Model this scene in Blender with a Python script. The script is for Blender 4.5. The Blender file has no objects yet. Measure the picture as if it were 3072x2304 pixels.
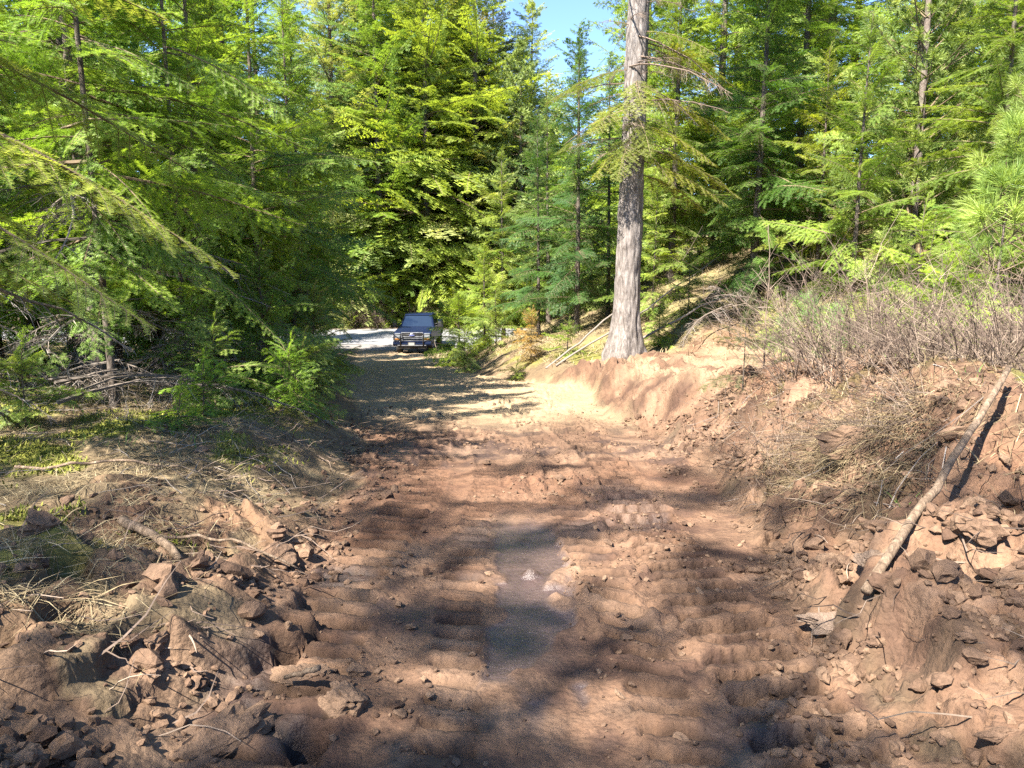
import bpy, bmesh, math, random
import numpy as np
from mathutils import Vector, Matrix, Euler

random.seed(7)
RS = np.random.RandomState(11)
SC = bpy.context.scene
COL = SC.collection

# ------------------------------------------------------------------ camera, sky, sun, exposure
cam_d = bpy.data.cameras.new('camera'); cam = bpy.data.objects.new('camera', cam_d); COL.objects.link(cam)
cam.location = (0.0, 0.0, 1.6)
cam.rotation_euler = (math.radians(90 - 9.4), 0, 0)
cam_d.lens = 26.0; cam_d.sensor_width = 36.0; cam_d.clip_start = 0.05; cam_d.clip_end = 2000
SC.camera = cam

SUN_AZ, SUN_EL = math.radians(40), math.radians(50)     # azimuth: behind the camera, to the left
world = bpy.data.worlds.new('World'); SC.world = world; world.use_nodes = True
wn = world.node_tree.nodes; wl_ = world.node_tree.links
sky = wn.new('ShaderNodeTexSky'); sky.sky_type = 'NISHITA'; sky.sun_disc = False
sky.sun_elevation = SUN_EL; sky.sun_rotation = math.pi + SUN_AZ
sky.altitude = 1200; sky.air_density = 0.7; sky.dust_density = 0.1; sky.ozone_density = 4.0
wn['Background'].inputs['Strength'].default_value = 0.090
wl_.new(sky.outputs['Color'], wn['Background'].inputs['Color'])
sun_d = bpy.data.lights.new('sun', 'SUN'); sun = bpy.data.objects.new('sun', sun_d); COL.objects.link(sun)
sun_d.energy = 5.0; sun_d.angle = math.radians(0.45); sun_d.color = (1.0, 0.93, 0.82)
sun.rotation_euler = Vector((math.sin(SUN_AZ)*math.cos(SUN_EL), math.cos(SUN_AZ)*math.cos(SUN_EL), -math.sin(SUN_EL))).to_track_quat('-Z', 'Y').to_euler()
sun.location = (-10, -20, 30)
SC.view_settings.view_transform = 'Standard'; SC.view_settings.look = 'None'
SC.view_settings.exposure = 2.5; SC.view_settings.gamma = 1.0; SC.view_settings.use_curve_mapping = False
SC.render.engine = 'CYCLES'
SC.cycles.adaptive_threshold = .01; SC.cycles.max_bounces = 5; SC.cycles.diffuse_bounces = 3; SC.cycles.glossy_bounces = 3
SC.cycles.transmission_bounces = 4; SC.cycles.transparent_max_bounces = 6
SC.cycles.use_denoising = False; SC.cycles.denoiser = 'OPENIMAGEDENOISE'; SC.cycles.denoising_prefilter = 'ACCURATE'
SC.cycles.sample_clamp_indirect = 4.0

# ------------------------------------------------------------------ numpy noise
def _hash(ix, iy, seed):
    h = (ix.astype(np.int64)*374761393 + iy.astype(np.int64)*668265263 + seed*974634777) & 0xffffffff
    h = ((h ^ (h >> 13))*1274126177) & 0xffffffff
    h = ((h ^ (h >> 16))*2246822519) & 0xffffffff
    return (h ^ (h >> 15)) & 0xffffffff
def rnd2(ix, iy, seed): return _hash(ix, iy, seed)/4294967296.0
def perlin(x, y, seed=0):
    x = np.asarray(x, float); y = np.asarray(y, float)
    ix = np.floor(x); iy = np.floor(y); fx = x-ix; fy = y-iy
    u = fx*fx*fx*(fx*(fx*6-15)+10); v = fy*fy*fy*(fy*(fy*6-15)+10)
    def g(dx, dy):
        a = rnd2(ix+dx, iy+dy, seed)*2*np.pi
        return np.cos(a)*(fx-dx)+np.sin(a)*(fy-dy)
    a = g(0,0); b = g(1,0); c = g(0,1); d = g(1,1)
    return ((a+(b-a)*u) + ((c+(d-c)*u)-(a+(b-a)*u))*v)*1.5
def fbm(x, y, oct=4, seed=0, gain=0.5):
    s = 0; a = 1.0; f = 1.0
    for k in range(oct):
        s = s + a*perlin(x*f+k*17.3, y*f-k*9.1, seed+k); a *= gain; f *= 2.03
    return s
def worley(x, y, seed=0):
    x = np.asarray(x, float); y = np.asarray(y, float)
    ix = np.floor(x); iy = np.floor(y)
    f1 = np.full(x.shape, 9.0); f2 = np.full(x.shape, 9.0); cid = np.zeros(x.shape)
    for dx in (-1,0,1):
        for dy in (-1,0,1):
            px = ix+dx+rnd2(ix+dx, iy+dy, seed); py = iy+dy+rnd2(ix+dx, iy+dy, seed+1)
            d = np.hypot(px-x, py-y); r = rnd2(ix+dx, iy+dy, seed+2)
            m = d < f1
            f2 = np.where(m, f1, np.minimum(f2, d)); cid = np.where(m, r, cid); f1 = np.where(m, d, f1)
    return f1, f2, cid
def sst(a, b, x):
    t = np.clip((np.asarray(x, float)-a)/(b-a), 0, 1); return t*t*(3-2*t)
def table(ks, vs, sm=1.2):
    yy = np.arange(-60, 320, 0.25); v = np.interp(yy, ks, vs)
    k = np.exp(-0.5*(np.arange(-24,25)*0.25/sm)**2); k /= k.sum()
    v = np.convolve(np.pad(v, 24, mode='edge'), k, mode='valid')
    return lambda y: np.interp(y, yy, v)

# ------------------------------------------------------------------ terrain
XC = table([-60,-5,0,4,8,12,18,25,35,44,60], [1.5,.2,.1,.08,0,-.6,-2.2,-3.7,-5.1,-5.9,-6.2])
ZT = table([-60,-10,0,4,8,12,18,27,36,43,60,320], [3.5,.5,.03,-.12,-.48,-.86,-1.42,-2.32,-3.15,-3.6,-3.62,-3.62])
WL = table([-60,2,3.5,5.5,7.2,12,18,26,36,44], [1.3,1.25,1.3,1.4,1.6,1.95,2.0,2.1,2.4,3.2])
WR = table([-60,2,3.5,5.5,7.2,10,13,16,18,20,26,36,44], [1.3,1.3,1.35,1.7,2.05,2.0,2.3,3.6,3.9,2.6,2.1,2.0,3.0])
HR = table([-60,0,2.5,4,6,9,12,16,20,30,38,46], [.3,.3,.34,.52,.64,.58,.45,.42,.5,.5,.3,0])
BWR = table([-60,6,8.5,12,14,17,22], [1.7,1.6,1.0,.6,.3,.3,1.2])
HL = table([-60,0,3,6,10,16,24,36,46], [.15,.15,.20,.40,.42,.34,.3,.2,0])
SLR = table([-60,6,11,19,22,30,40,47], [.2,.2,.13,.13,.32,.42,.25,0], 1.0)

def terrain(x, y, detail=True):
    """height and surface masks of the ground at (x, y)"""
    x = np.asarray(x, float); y = np.asarray(y, float)
    wob = .10*perlin(x*.9, y*.9, 31)+.05*perlin(x*3, y*3, 32)
    xc = XC(y); el = xc-WL(y)+wob; er = xc+WR(y)+wob*1.2
    sl = el-x; sr = x-er
    zt = ZT(y)
    fade = 1-sst(38, 46, y)
    ont = (sl < 0) & (sr < 0)
    slp = np.maximum(sl, 0); srp = np.maximum(sr, 0)
    z = zt + HL(y)*sst(-.1, 1.15, sl) + fade*(.05*np.minimum(slp, 12)+.02*np.maximum(slp-12, 0))
    z = z + HR(y)*sst(-.08, 1, sr/BWR(y)) + fade*(SLR(y)*np.minimum(np.maximum(sr-.9, 0), 11)+.08*np.clip(srp-11, 0, 40))
    # spoil berm pushed up along the right hand edge, low berm on the left
    z = z + .13*np.exp(-((sr-1.25)/.5)**2)*(1-sst(6.2, 8.5, y))*(.75+.6*perlin(x*.8, y*.8, 41))
    z = z + .06*np.exp(-((sl-.7)/.4)**2)*(1-sst(9, 13, y))*sst(2.6, 3.4, y)*(.8+.9*perlin(x*.9, y*.9, 42))
    # cut bank behind the cleared spur on the right
    cl = y-(18.6+.10*(x-6)+.5*perlin(x*.5, 3.1, 43))
    cut = sst(0, 1.3, cl)*sst(3.6, 5.2, x)*fade
    z = z + 0.35*cut
    z = z + .20*np.maximum(y-66, 0)*(1-.35*sst(66, 200, y)) + .10*np.maximum(np.abs(x)-40, 0)
    z = z + .5*perlin(x*.06, y*.06, 44)*sst(8, 20, np.maximum(slp, srp))*fade
    road = sst(45.2, 46.2, y+.03*x)*(1-sst(57.5, 58.5, y-.05*x))
    bank_l = sst(-.15, .15, sl)*(1-sst(.9, 1.8, sl))*(1-.9*sst(3.9, 5.2, y+.5*perlin(x*1.2, y*1.2, 47)))
    bank_r = sst(-.12, .12, sr)*(1-sst(1.5, 2.6, sr))*(1-.85*sst(17.3, 19, y+.5*perlin(x, y, 48)))
    spur = sst(-.1, .3, sr)*sst(8.2, 9.6, y+.25*perlin(x, y, 45)-.55*np.maximum(sr-1, 0)*0)*(1-sst(18.4, 19.6, y-.1*(x-6)))*(1-sst(6.2, 8.5, sr+.8*perlin(x*.4, y*.4, 46)-.3*(y-12)))
    spur = spur*(1-sst(0, .9, (1.2+.0*y)-(y-7.6-.62*srp)))
    track = (1-sst(-.15, .1, sl))*(1-sst(-.15, .1, sr))
    if not detail:
        z = z + .06*fbm(x*.7, y*.7, 3, 50)*(1-track)
        return z, dict(track=track, bank_l=bank_l, bank_r=bank_r, spur=spur, road=road, sl=sl, sr=sr, cut=cut, rough=sst(-.15, .35, perlin(x*.8, y*.55, 62)), churn=np.clip(bank_r+bank_l*.75, 0, 1),
                       slick=(1-sst(.17, .20, np.abs(x-xc-.02)))*sst(2.55, 2.75, y)*(1-sst(4.9, 5.2, y)))
    near = 1-sst(14, 30, np.hypot(x, y))
    off = 1-track
    z = z + .06*fbm(x*.7, y*.7, 3, 50)*off
    # churned soil on the banks: domed clods of several sizes
    w1, w12, c1 = worley(x*2.6+.15*perlin(x*5, y*5, 60), y*2.6+.15*perlin(x*5, y*5, 61), 51)
    w2, w22, c2 = worley(x*6.5, y*6.5, 53)
    w3, w32, c3 = worley(x*14, y*14, 55)
    wf, _w, cf = worley(x*9.5+.2*perlin(x*12, y*12, 65), y*9.5, 52)
    lump = .05*np.sqrt(np.clip(1-(wf/.75)**2, 0, 1))*cf + .17*np.sqrt(np.clip(1-(w1/.85)**2, 0, 1))*(c1*.9+.1) + .065*np.sqrt(np.clip(1-(w2/.8)**2, 0, 1))*c2 + .022*np.sqrt(np.clip(1-(w3/.8)**2, 0, 1))*c3
    churn = np.clip(bank_r*1.0+bank_l*.36+spur*.30, 0, 1)
    churn = np.clip(churn + .5*sst(-.1, .45, perlin(x*.5+4, y*.5, 57))*sst(-1.0, -.2, sl)*(1-sst(.5, 1, sl)), 0, 1)
    lowl = sst(-.9, -.3, -x-.35*y+.4*0)*0
    z = z + churn*(lump-.06)*(.35+.65*near)
    # slabs with broken edges
    tr = fbm(x*.75+9, y*.75, 3, 58, .45)
    z = z + (.10*sst(.10, .125, tr)+.07*sst(-.22, -.2, tr)-.06*(1-sst(-.5, -.48, tr)))*np.clip(bank_l+bank_r+.25*spur, 0, 1)*(.3+.7*near)
    # track: cleat ladders pressed by the machine
    u = x-xc
    clod_t = .030*np.sqrt(np.clip(1-(w3/.8)**2, 0, 1))*sst(.25, .8, c3)+.03*np.sqrt(np.clip(1-(w2/.55)**2, 0, 1))*sst(.6, .9, c2)
    rough_t = sst(-.15, .35, perlin(x*.8, y*.55, 62))
    lad = np.zeros_like(x); pack = np.zeros_like(x); groove_shade = np.zeros_like(x)
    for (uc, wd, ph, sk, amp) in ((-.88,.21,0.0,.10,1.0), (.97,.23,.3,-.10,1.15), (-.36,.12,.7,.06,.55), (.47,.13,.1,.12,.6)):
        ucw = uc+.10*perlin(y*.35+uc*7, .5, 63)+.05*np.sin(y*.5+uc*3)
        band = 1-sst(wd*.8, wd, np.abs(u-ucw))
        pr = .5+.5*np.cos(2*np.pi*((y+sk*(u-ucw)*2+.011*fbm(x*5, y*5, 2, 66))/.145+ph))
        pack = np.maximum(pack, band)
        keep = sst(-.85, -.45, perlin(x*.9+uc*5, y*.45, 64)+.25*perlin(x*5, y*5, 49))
        groove_shade = np.maximum(groove_shade, band*keep*min(amp, 1)*(1-sst(.40, .60, pr)))
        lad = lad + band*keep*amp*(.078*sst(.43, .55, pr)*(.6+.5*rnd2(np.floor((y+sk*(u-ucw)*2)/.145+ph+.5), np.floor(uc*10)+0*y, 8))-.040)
        z = z + .012*np.exp(-((np.abs(u-ucw)-wd)/.04)**2)*keep*track*(np.abs(u) > .3)
    slick = (1-sst(.19, .22, np.abs(u-.02-.03*np.sin(y*2)+.035*fbm(x*4, y*7, 3, 84))))*sst(2.55, 2.75, y+.25*perlin(x*6, y*2, 3))*(1-sst(4.7, 5.1, y+.3*perlin(x*6, y*2, 4)))
    slick = slick*(1-.9*sst(.22, .4, fbm(x*2.1+3, y*1.7, 3, 67)))
    loose = (1-slick)*(1-.65*pack)
    z = z + track*(lad*(1-slick) + clod_t*rough_t*loose + .026*fbm(x*1.1, y*.8, 3, 68)*(1-.6*slick) + .010*rough_t*fbm(x*9, y*9, 2, 69)*loose - .014*slick)
    z = z + track*loose*.025*sst(.08, .10, fbm(x*1.3, y*1.1, 3, 72, .5))*rough_t
    # cracked mud plate and the pit beside it, right; broken slab, left
    wp, wp2, cp = worley(x*3.6+.25*perlin(x*6, y*6, 75), y*3.6+.25*perlin(x*6, y*6, 76), 77)
    dpl = np.hypot((x-2.05)/.62, (y-2.45)/.5)+.22*perlin(x*4, y*4, 78)
    plate = 1-sst(.86, .93, dpl)
    z = z*(1-.55*plate)+plate*.55*(.24+.12*(x-2.05)+.02*perlin(x*3, y*3, 79)) - plate*.06*(1-sst(0, .05, wp2-wp))
    z = z - .20*(1-sst(.5, 1.05, np.hypot((x-1.52)/.16, (y-2.75)/.36)+.2*perlin(x*7, y*7, 79))) - .12*(1-sst(.5, 1.05, np.hypot((x-1.95)/.12, (y-3.1)/.3)+.2*perlin(x*7, y*7, 80)))
    dsl = np.hypot((x+1.28-.25*(y-3.1))/.34, (y-3.1)/.46)+.25*perlin(x*4, y*4, 81)
    z = z + .075*(1-sst(.84, .92, dsl)) - .07*(1-sst(.4, 1.0, np.hypot((x+1.0)/.12, (y-3.0)/.3)+.3*perlin(x*8, y*8, 82)))*(dsl > .92)
    for (px, py, pr, pd) in ((-1.9, 3.0, .14, .13), (-2.25, 2.9, .11, .12), (-1.62, 3.35, .10, .10), (-.72, 2.35, .10, .10), (1.75, 4.4, .2, .16), (2.2, 5.4, .22, .15)):
        z = z - pd*(1-sst(.4, 1.05, np.hypot(x-px, (y-py)*.8)/pr+.3*perlin(x*9, y*9, 83)))
    # cracks in dry mud plates
    cr = 1-sst(.0, .045, w12-w1)
    z = z - .04*cr*bank_r*sst(.05, .3, perlin(x*.6+2, y*.6, 71))*near
    z = z + off*.02*fbm(x*4, y*4, 3, 73)*(.3+.7*near) + .004*fbm(x*22, y*22, 2, 74)*near*(1-slick)
    return z, dict(track=track, bank_l=bank_l, bank_r=bank_r, spur=spur, road=road, sl=sl, sr=sr, cut=cut, slick=slick, lad=lad, groove_shade=groove_shade, rough=rough_t, c2=c2, c1=c1, churn=churn)



# ------------------------------------------------------------------ mesh helpers
def mesh_np(name, V, F, mats=(), midx=None, smooth=False, attrs=None):
    V = np.asarray(V, np.float32); F = np.asarray(F, np.int32); k = F.shape[1]
    me = bpy.data.meshes.new(name)
    me.vertices.add(len(V)); me.vertices.foreach_set('co', V.ravel())
    me.loops.add(F.size); me.loops.foreach_set('vertex_index', F.ravel())
    me.polygons.add(len(F)); me.polygons.foreach_set('loop_start', np.arange(0, F.size, k, dtype=np.int32))
    me.polygons.foreach_set('loop_total', np.full(len(F), k, np.int32))
    for m in mats: me.materials.append(m)
    if midx is not None: me.polygons.foreach_set('material_index', np.asarray(midx, np.int32))
    me.polygons.foreach_set('use_smooth', np.full(len(F), bool(smooth)))
    for an, (ty, data) in (attrs or {}).items():
        at = me.attributes.new(an, ty, 'POINT')
        at.data.foreach_set('color' if ty == 'FLOAT_COLOR' else 'value', np.asarray(data, np.float32).ravel())
    me.update(); me.validate()
    return me
def link(name, me, parent=None):
    o = bpy.data.objects.new(name, me); COL.objects.link(o)
    if parent is not None: o.parent = parent
    return o
def tag(o, label, cat, group=None, kind=None):
    if label: o['label'] = label
    if cat: o['category'] = cat
    if group: o['group'] = group
    if kind: o['kind'] = kind
    return o
def empty(name, loc, rz=0):
    o = bpy.data.objects.new(name, None); COL.objects.link(o); o.location = loc; o.rotation_euler = (0,0,rz); o.empty_display_size = .2
    return o
class Buf:
    """collects triangles with a material index and a tint per vertex"""
    def __init__(s): s.V=[]; s.F=[]; s.M=[]; s.T=[]; s.n=0
    def add(s, V, F, m=0, t=1.0):
        V = np.asarray(V, float).reshape(-1, 3); F = np.asarray(F, int).reshape(-1, 3)
        s.V.append(V); s.F.append(F+s.n); s.M.append(np.full(len(F), m)); s.T.append(np.broadcast_to(np.asarray(t, float), (len(V),)).copy()); s.n += len(V)
    def arrays(s): return np.concatenate(s.V), np.concatenate(s.F), np.concatenate(s.M), np.concatenate(s.T)
    def mesh(s, name, mats, smooth=False):
        V, F, M, T = s.arrays()
        return mesh_np(name, V, F, mats, M, smooth, {'tint': ('FLOAT', T)})
def tube_tris(P, R, k=3):
    """tapered tube along the points P with the radii R"""
    P = np.asarray(P, float); R = np.asarray(R, float); n = len(P)
    T = np.gradient(P, axis=0); T /= np.linalg.norm(T, axis=1)[:,None]+1e-9
    ref = np.where(np.abs(T[:,2:3]) > .9, np.array([[1.,0,0]]), np.array([[0,0,1.]]))
    A = np.cross(T, ref); A /= np.linalg.norm(A, axis=1)[:,None]+1e-9
    B = np.cross(T, A)
    an = np.arange(k)*2*np.pi/k
    V = (P[:,None,:] + R[:,None,None]*(np.cos(an)[None,:,None]*A[:,None,:]+np.sin(an)[None,:,None]*B[:,None,:])).reshape(-1,3)
    i = np.arange(n-1)[:,None]*k; j = np.arange(k)[None,:]; j2 = (j+1)%k
    a = i+j; b = i+j2; c = b+k; d = a+k
    F = np.concatenate([np.stack([a,b,c],-1).reshape(-1,3), np.stack([a,c,d],-1).reshape(-1,3)])
    m = len(V); V = np.vstack([V, P[0], P[-1]]); jj = np.arange(k); j3 = (jj+1)%k
    F = np.concatenate([F, np.stack([np.full(k,m), j3, jj],-1), np.stack([np.full(k,m+1), jj+(n-1)*k, j3+(n-1)*k],-1)])
    return V, F

# ------------------------------------------------------------------ materials
def new_mat(name):
    m = bpy.data.materials.new(name); m.use_nodes = True
    nt = m.node_tree; b = nt.nodes['Principled BSDF']
    return m, nt, b
def N(nt, ty, **kw):
    n = nt.nodes.new(ty)
    for k, v in kw.items(): setattr(n, k, v)
    return n
def ramp(nt, fac, stops):
    r = N(nt, 'ShaderNodeValToRGB'); e = r.color_ramp.elements
    while len(e) < len(stops): e.new(.5)
    for q, (p, c) in zip(e, stops): q.position = p; q.color = (*c, 1) if len(c) == 3 else c
    nt.links.new(fac, r.inputs['Fac']); return r.outputs['Color']
def noise(nt, scale, detail=4, rough=.55, vec=None, dist=0):
    n = N(nt, 'ShaderNodeTexNoise'); n.inputs['Scale'].default_value = scale; n.inputs['Detail'].default_value = detail; n.inputs['Roughness'].default_value = rough
    n.inputs['Distortion'].default_value = dist
    if vec is not None: nt.links.new(vec, n.inputs['Vector'])
    return n.outputs['Fac']
def mixc(nt, a, b, fac, mode='MIX'):
    m = N(nt, 'ShaderNodeMix', data_type='RGBA', blend_type=mode)
    if isinstance(fac, (int, float)): m.inputs['Factor'].default_value = fac
    else: nt.links.new(fac, m.inputs['Factor'])
    for s, k in ((a, 6), (b, 7)):
        if isinstance(s, tuple): m.inputs[k].default_value = (*s, 1) if len(s) == 3 else s
        else: nt.links.new(s, m.inputs[k])
    return m.outputs[2]
def bump(nt, b, h, strength, dist, prev=None):
    n = N(nt, 'ShaderNodeBump'); n.inputs['Strength'].default_value = strength; n.inputs['Distance'].default_value = dist
    nt.links.new(h, n.inputs['Height'])
    if prev is not None: nt.links.new(prev, n.inputs['Normal'])
    nt.links.new(n.outputs['Normal'], b.inputs['Normal']); return n.outputs['Normal']
def objco(nt): return N(nt, 'ShaderNodeTexCoord').outputs['Object']
def maprange(nt, v, a, b, c, d):
    m = N(nt, 'ShaderNodeMapRange'); nt.links.new(v, m.inputs[0])
    for i, q in enumerate((a, b, c, d)): m.inputs[i+1].default_value = q
    return m.outputs[0]

def mat_ground():
    m, nt, b = new_mat('soil_ground')
    co = N(nt, 'ShaderNodeNewGeometry').outputs['Position']
    ca = N(nt, 'ShaderNodeAttribute', attribute_name='base').outputs['Color']
    wet = N(nt, 'ShaderNodeAttribute', attribute_name='wet').outputs['Fac']
    n1 = noise(nt, 9, 6, .65, co); n2 = noise(nt, 70, 5, .7, co); n3 = noise(nt, 1.4, 5, .6, co)
    c = mixc(nt, ca, ramp(nt, n1, [(.25, (.55,.52,.5)), (.5, (1,1,1)), (.75, (1.35,1.3,1.22))]), .8, 'MULTIPLY')
    c = mixc(nt, c, ramp(nt, n2, [(.3, (.62,.6,.6)), (.5, (1,1,1)), (.72, (1.4,1.38,1.32))]), .45, 'MULTIPLY')
    c = mixc(nt, c, ramp(nt, n3, [(.3, (.8,.76,.74)), (.7, (1.15,1.15,1.12))]), .8, 'MULTIPLY')
    nt.links.new(c, b.inputs['Base Color'])
    nt.links.new(maprange(nt, wet, 0, 1, .92, .34), b.inputs['Roughness'])
    nt.links.new(maprange(nt, wet, 0, 1, .25, .75), b.inputs['Specular IOR Level'])
    cv = N(nt, 'ShaderNodeVectorMath', operation='ADD'); nz = N(nt, 'ShaderNodeTexNoise'); nz.inputs['Scale'].default_value = 14; nz.inputs['Detail'].default_value = 3
    nt.links.new(co, nz.inputs['Vector']); sc = N(nt, 'ShaderNodeVectorMath', operation='SCALE'); sc.inputs['Scale'].default_value = .05
    nt.links.new(nz.outputs['Color'], sc.inputs[0]); nt.links.new(co, cv.inputs[0]); nt.links.new(sc.outputs[0], cv.inputs[1])
    dryf = maprange(nt, wet, 0, .8, 1, .25)
    def vor(scale):
        v = N(nt, 'ShaderNodeTexVoronoi'); v.inputs['Scale'].default_value = scale; v.inputs['Randomness'].default_value = 1; nt.links.new(cv.outputs[0], v.inputs['Vector'])
        inv = maprange(nt, v.outputs['Distance'], .0, .75, 1, 0); k = N(nt, 'ShaderNodeMath', operation='MULTIPLY'); nt.links.new(inv, k.inputs[0]); nt.links.new(dryf, k.inputs[1]); return k.outputs[0]
    n4 = noise(nt, 28, 7, .72, co); p = bump(nt, b, n1, .5, .035); p = bump(nt, b, vor(34), .35, .02, p); bump(nt, b, n4, .6, .022, p)
    return m
def mat_clod(name, c0, c1, rough=.95):
    m, nt, b = new_mat(name)
    oi = N(nt, 'ShaderNodeObjectInfo').outputs['Random']
    co = N(nt, 'ShaderNodeNewGeometry').outputs['Position']
    t = N(nt, 'ShaderNodeAttribute', attribute_name='tint').outputs['Fac']
    c = mixc(nt, c0, c1, t)
    c = mixc(nt, c, ramp(nt, noise(nt, 45, 6, .7, co), [(.3, (.6,.58,.56)), (.7, (1.35,1.3,1.25))]), .85, 'MULTIPLY')
    nt.links.new(c, b.inputs['Base Color']); b.inputs['Roughness'].default_value = rough; b.inputs['Specular IOR Level'].default_value = .2
    p = bump(nt, b, noise(nt, 25, 6, .7, co), .8, .02); bump(nt, b, noise(nt, 120, 4, .7, co), .6, .005, p)
    return m
def mat_needle(name, transl=.35, rough=.5):
    """needles: the tree's own tint (object colour), a little random per branch, lighter young tips"""
    m, nt, b = new_mat(name)
    oi = N(nt, 'ShaderNodeObjectInfo')
    t = N(nt, 'ShaderNodeAttribute', attribute_name='tint').outputs['Fac']
    r = ramp(nt, oi.outputs['Random'], [(0, (.62,.70,.68)), (.5, (1,1,1)), (1, (1.42,1.28,1.1))])
    c = mixc(nt, oi.outputs['Color'], r, 1.0, 'MULTIPLY')
    c = mixc(nt, c, ramp(nt, t, [(0, (.7,.76,.85)), (.5, (1,1,1)), (1, (1.38,1.32,1.08))]), 1.0, 'MULTIPLY')
    nt.links.new(c, b.inputs['Base Color']); b.inputs['Roughness'].default_value = rough; b.inputs['Specular IOR Level'].default_value = .35
    tr = N(nt, 'ShaderNodeBsdfTranslucent'); c2 = mixc(nt, c, (1.25,1.2,.55), 1.0, 'MULTIPLY'); nt.links.new(c2, tr.inputs['Color'])
    mx = N(nt, 'ShaderNodeMixShader'); mx.inputs['Fac'].default_value = transl
    nt.links.new(b.outputs[0], mx.inputs[1]); nt.links.new(tr.outputs[0], mx.inputs[2])
    nt.links.new(mx.outputs[0], nt.nodes['Material Output'].inputs['Surface'])
    return m
def mat_bark(name, c0, c1, c2, scale=1.0, lichen=.0):
    m, nt, b = new_mat(name)
    co = objco(nt)
    mp = N(nt, 'ShaderNodeMapping'); mp.inputs['Scale'].default_value = (9*scale, 9*scale, 2.3*scale); nt.links.new(co, mp.inputs['Vector'])
    v = N(nt, 'ShaderNodeTexVoronoi', feature='DISTANCE_TO_EDGE'); v.inputs['Scale'].default_value = 1.6; nt.links.new(mp.outputs[0], v.inputs['Vector'])
    n1 = noise(nt, 2.2, 7, .7, mp.outputs[0], .6)
    n2 = noise(nt, 40*scale, 4, .6, co)
    c = ramp(nt, n1, [(.28, c0), (.52, c1), (.75, c2)])
    c = mixc(nt, c, ramp(nt, v.outputs['Distance'], [(0, (.45,.42,.4)), (.12, (1,1,1))]), .6, 'MULTIPLY')
    c = mixc(nt, c, ramp(nt, n2, [(.3, (.75,.74,.73)), (.7, (1.2,1.2,1.2))]), .7, 'MULTIPLY')
    if lichen: c = mixc(nt, c, (.20,.24,.13), maprange(nt, noise(nt, 3, 5, .7, co), .55, .75, 0, lichen))
    nt.links.new(c, b.inputs['Base Color']); b.inputs['Roughness'].default_value = .9; b.inputs['Specular IOR Level'].default_value = .2
    p = bump(nt, b, n1, .8, .03); p = bump(nt, b, v.outputs['Distance'], .5, .03, p); bump(nt, b, n2, .4, .006, p)
    return m
def mat_var(name, stops, rough=.8, scale=25, attr=True):
    m, nt, b = new_mat(name)
    co = N(nt, 'ShaderNodeNewGeometry').outputs['Position']
    f = N(nt, 'ShaderNodeAttribute', attribute_name='tint').outputs['Fac'] if attr else noise(nt, scale*.2, 3, .6, co)
    c = ramp(nt, f, stops)
    c = mixc(nt, c, ramp(nt, noise(nt, scale, 4, .7, co), [(.3, (.7,.7,.7)), (.7, (1.25,1.25,1.25))]), .8, 'MULTIPLY')
    nt.links.new(c, b.inputs['Base Color']); b.inputs['Roughness'].default_value = rough; b.inputs['Specular IOR Level'].default_value = .25
    bump(nt, b, noise(nt, scale*2, 4, .7, co), .4, .006)
    return m

M_GROUND = mat_ground()
M_CLOD = mat_clod('soil_clod', (.075,.046,.032), (.18,.12,.08))
M_STONE = mat_clod('stone', (.085,.062,.048), (.19,.14,.105), .85)
M_FIR = mat_needle('fir_needles', .48)
M_PINE = mat_needle('pine_needles', .36)
M_TWIG = mat_var('green_twig', [(0, (.08,.055,.035)), (1, (.16,.12,.075))])
M_DEAD = mat_var('dead_twig', [(0, (.07,.055,.045)), (.6, (.15,.123,.103)), (1, (.25,.22,.195))])
M_BRUSH = mat_var('brush_stem', [(0, (.06,.042,.033)), (.6, (.135,.098,.075)), (1, (.24,.185,.14))])
M_BARK = mat_bark('fir_bark', (.05,.04,.033), (.10,.082,.068), (.17,.145,.125), 1.0, .35)
M_BARK_BIG = mat_bark('pale_thick_bark', (.055,.045,.040), (.175,.155,.143), (.28,.255,.24), .55, .0)
M_BARK_PALE = mat_bark('pale_young_bark', (.08,.065,.055), (.15,.122,.105), (.22,.19,.165), 1.3, .2)
M_STRAW = mat_var('dry_grass', [(0, (.09,.062,.035)), (.5, (.19,.145,.08)), (1, (.29,.235,.14))])
M_MOSS = mat_var('moss', [(0, (.08,.09,.012)), (.6, (.15,.16,.022)), (1, (.23,.225,.045))])
M_GRASS = mat_var('green_grass', [(0, (.05,.10,.018)), (1, (.11,.20,.035))])
M_LOG = mat_bark('peeled_log_bark', (.10,.07,.048), (.18,.13,.09), (.26,.20,.15), 1.2)

# ------------------------------------------------------------------ ground sheet
def axis_fine(lo, hi, step, grow, end_lo, end_hi, cap=9.0):
    a = list(np.arange(lo, hi, step)); s = step
    while a[-1] < end_hi: s = min(s*grow, cap); a.append(a[-1]+s)
    b = []; s = step; v = lo
    while v > end_lo: s = min(s*grow, cap); v -= s; b.append(v)
    return np.array(b[::-1]+a)
xs = axis_fine(-2.4, 2.7, .0135, 1.05, -170, 170)
ys = np.arange(1.75, 4.5, .0135)
s = .0135; tail = [ys[-1]]
while tail[-1] < 260: s = min(s*1.0165, 6.0); tail.append(tail[-1]+s)
head = []; s = .03; v = ys[0]
while v > -45: s = min(s*1.12, 5); v -= s; head.append(v)
ys = np.concatenate([np.array(head[::-1]), ys, np.array(tail[1:])])
GX, GY = np.meshgrid(xs, ys)
gx = GX.ravel(); gy = GY.ravel()
gz, K = terrain(gx, gy)
GZ = gz.reshape(GX.shape)
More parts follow.
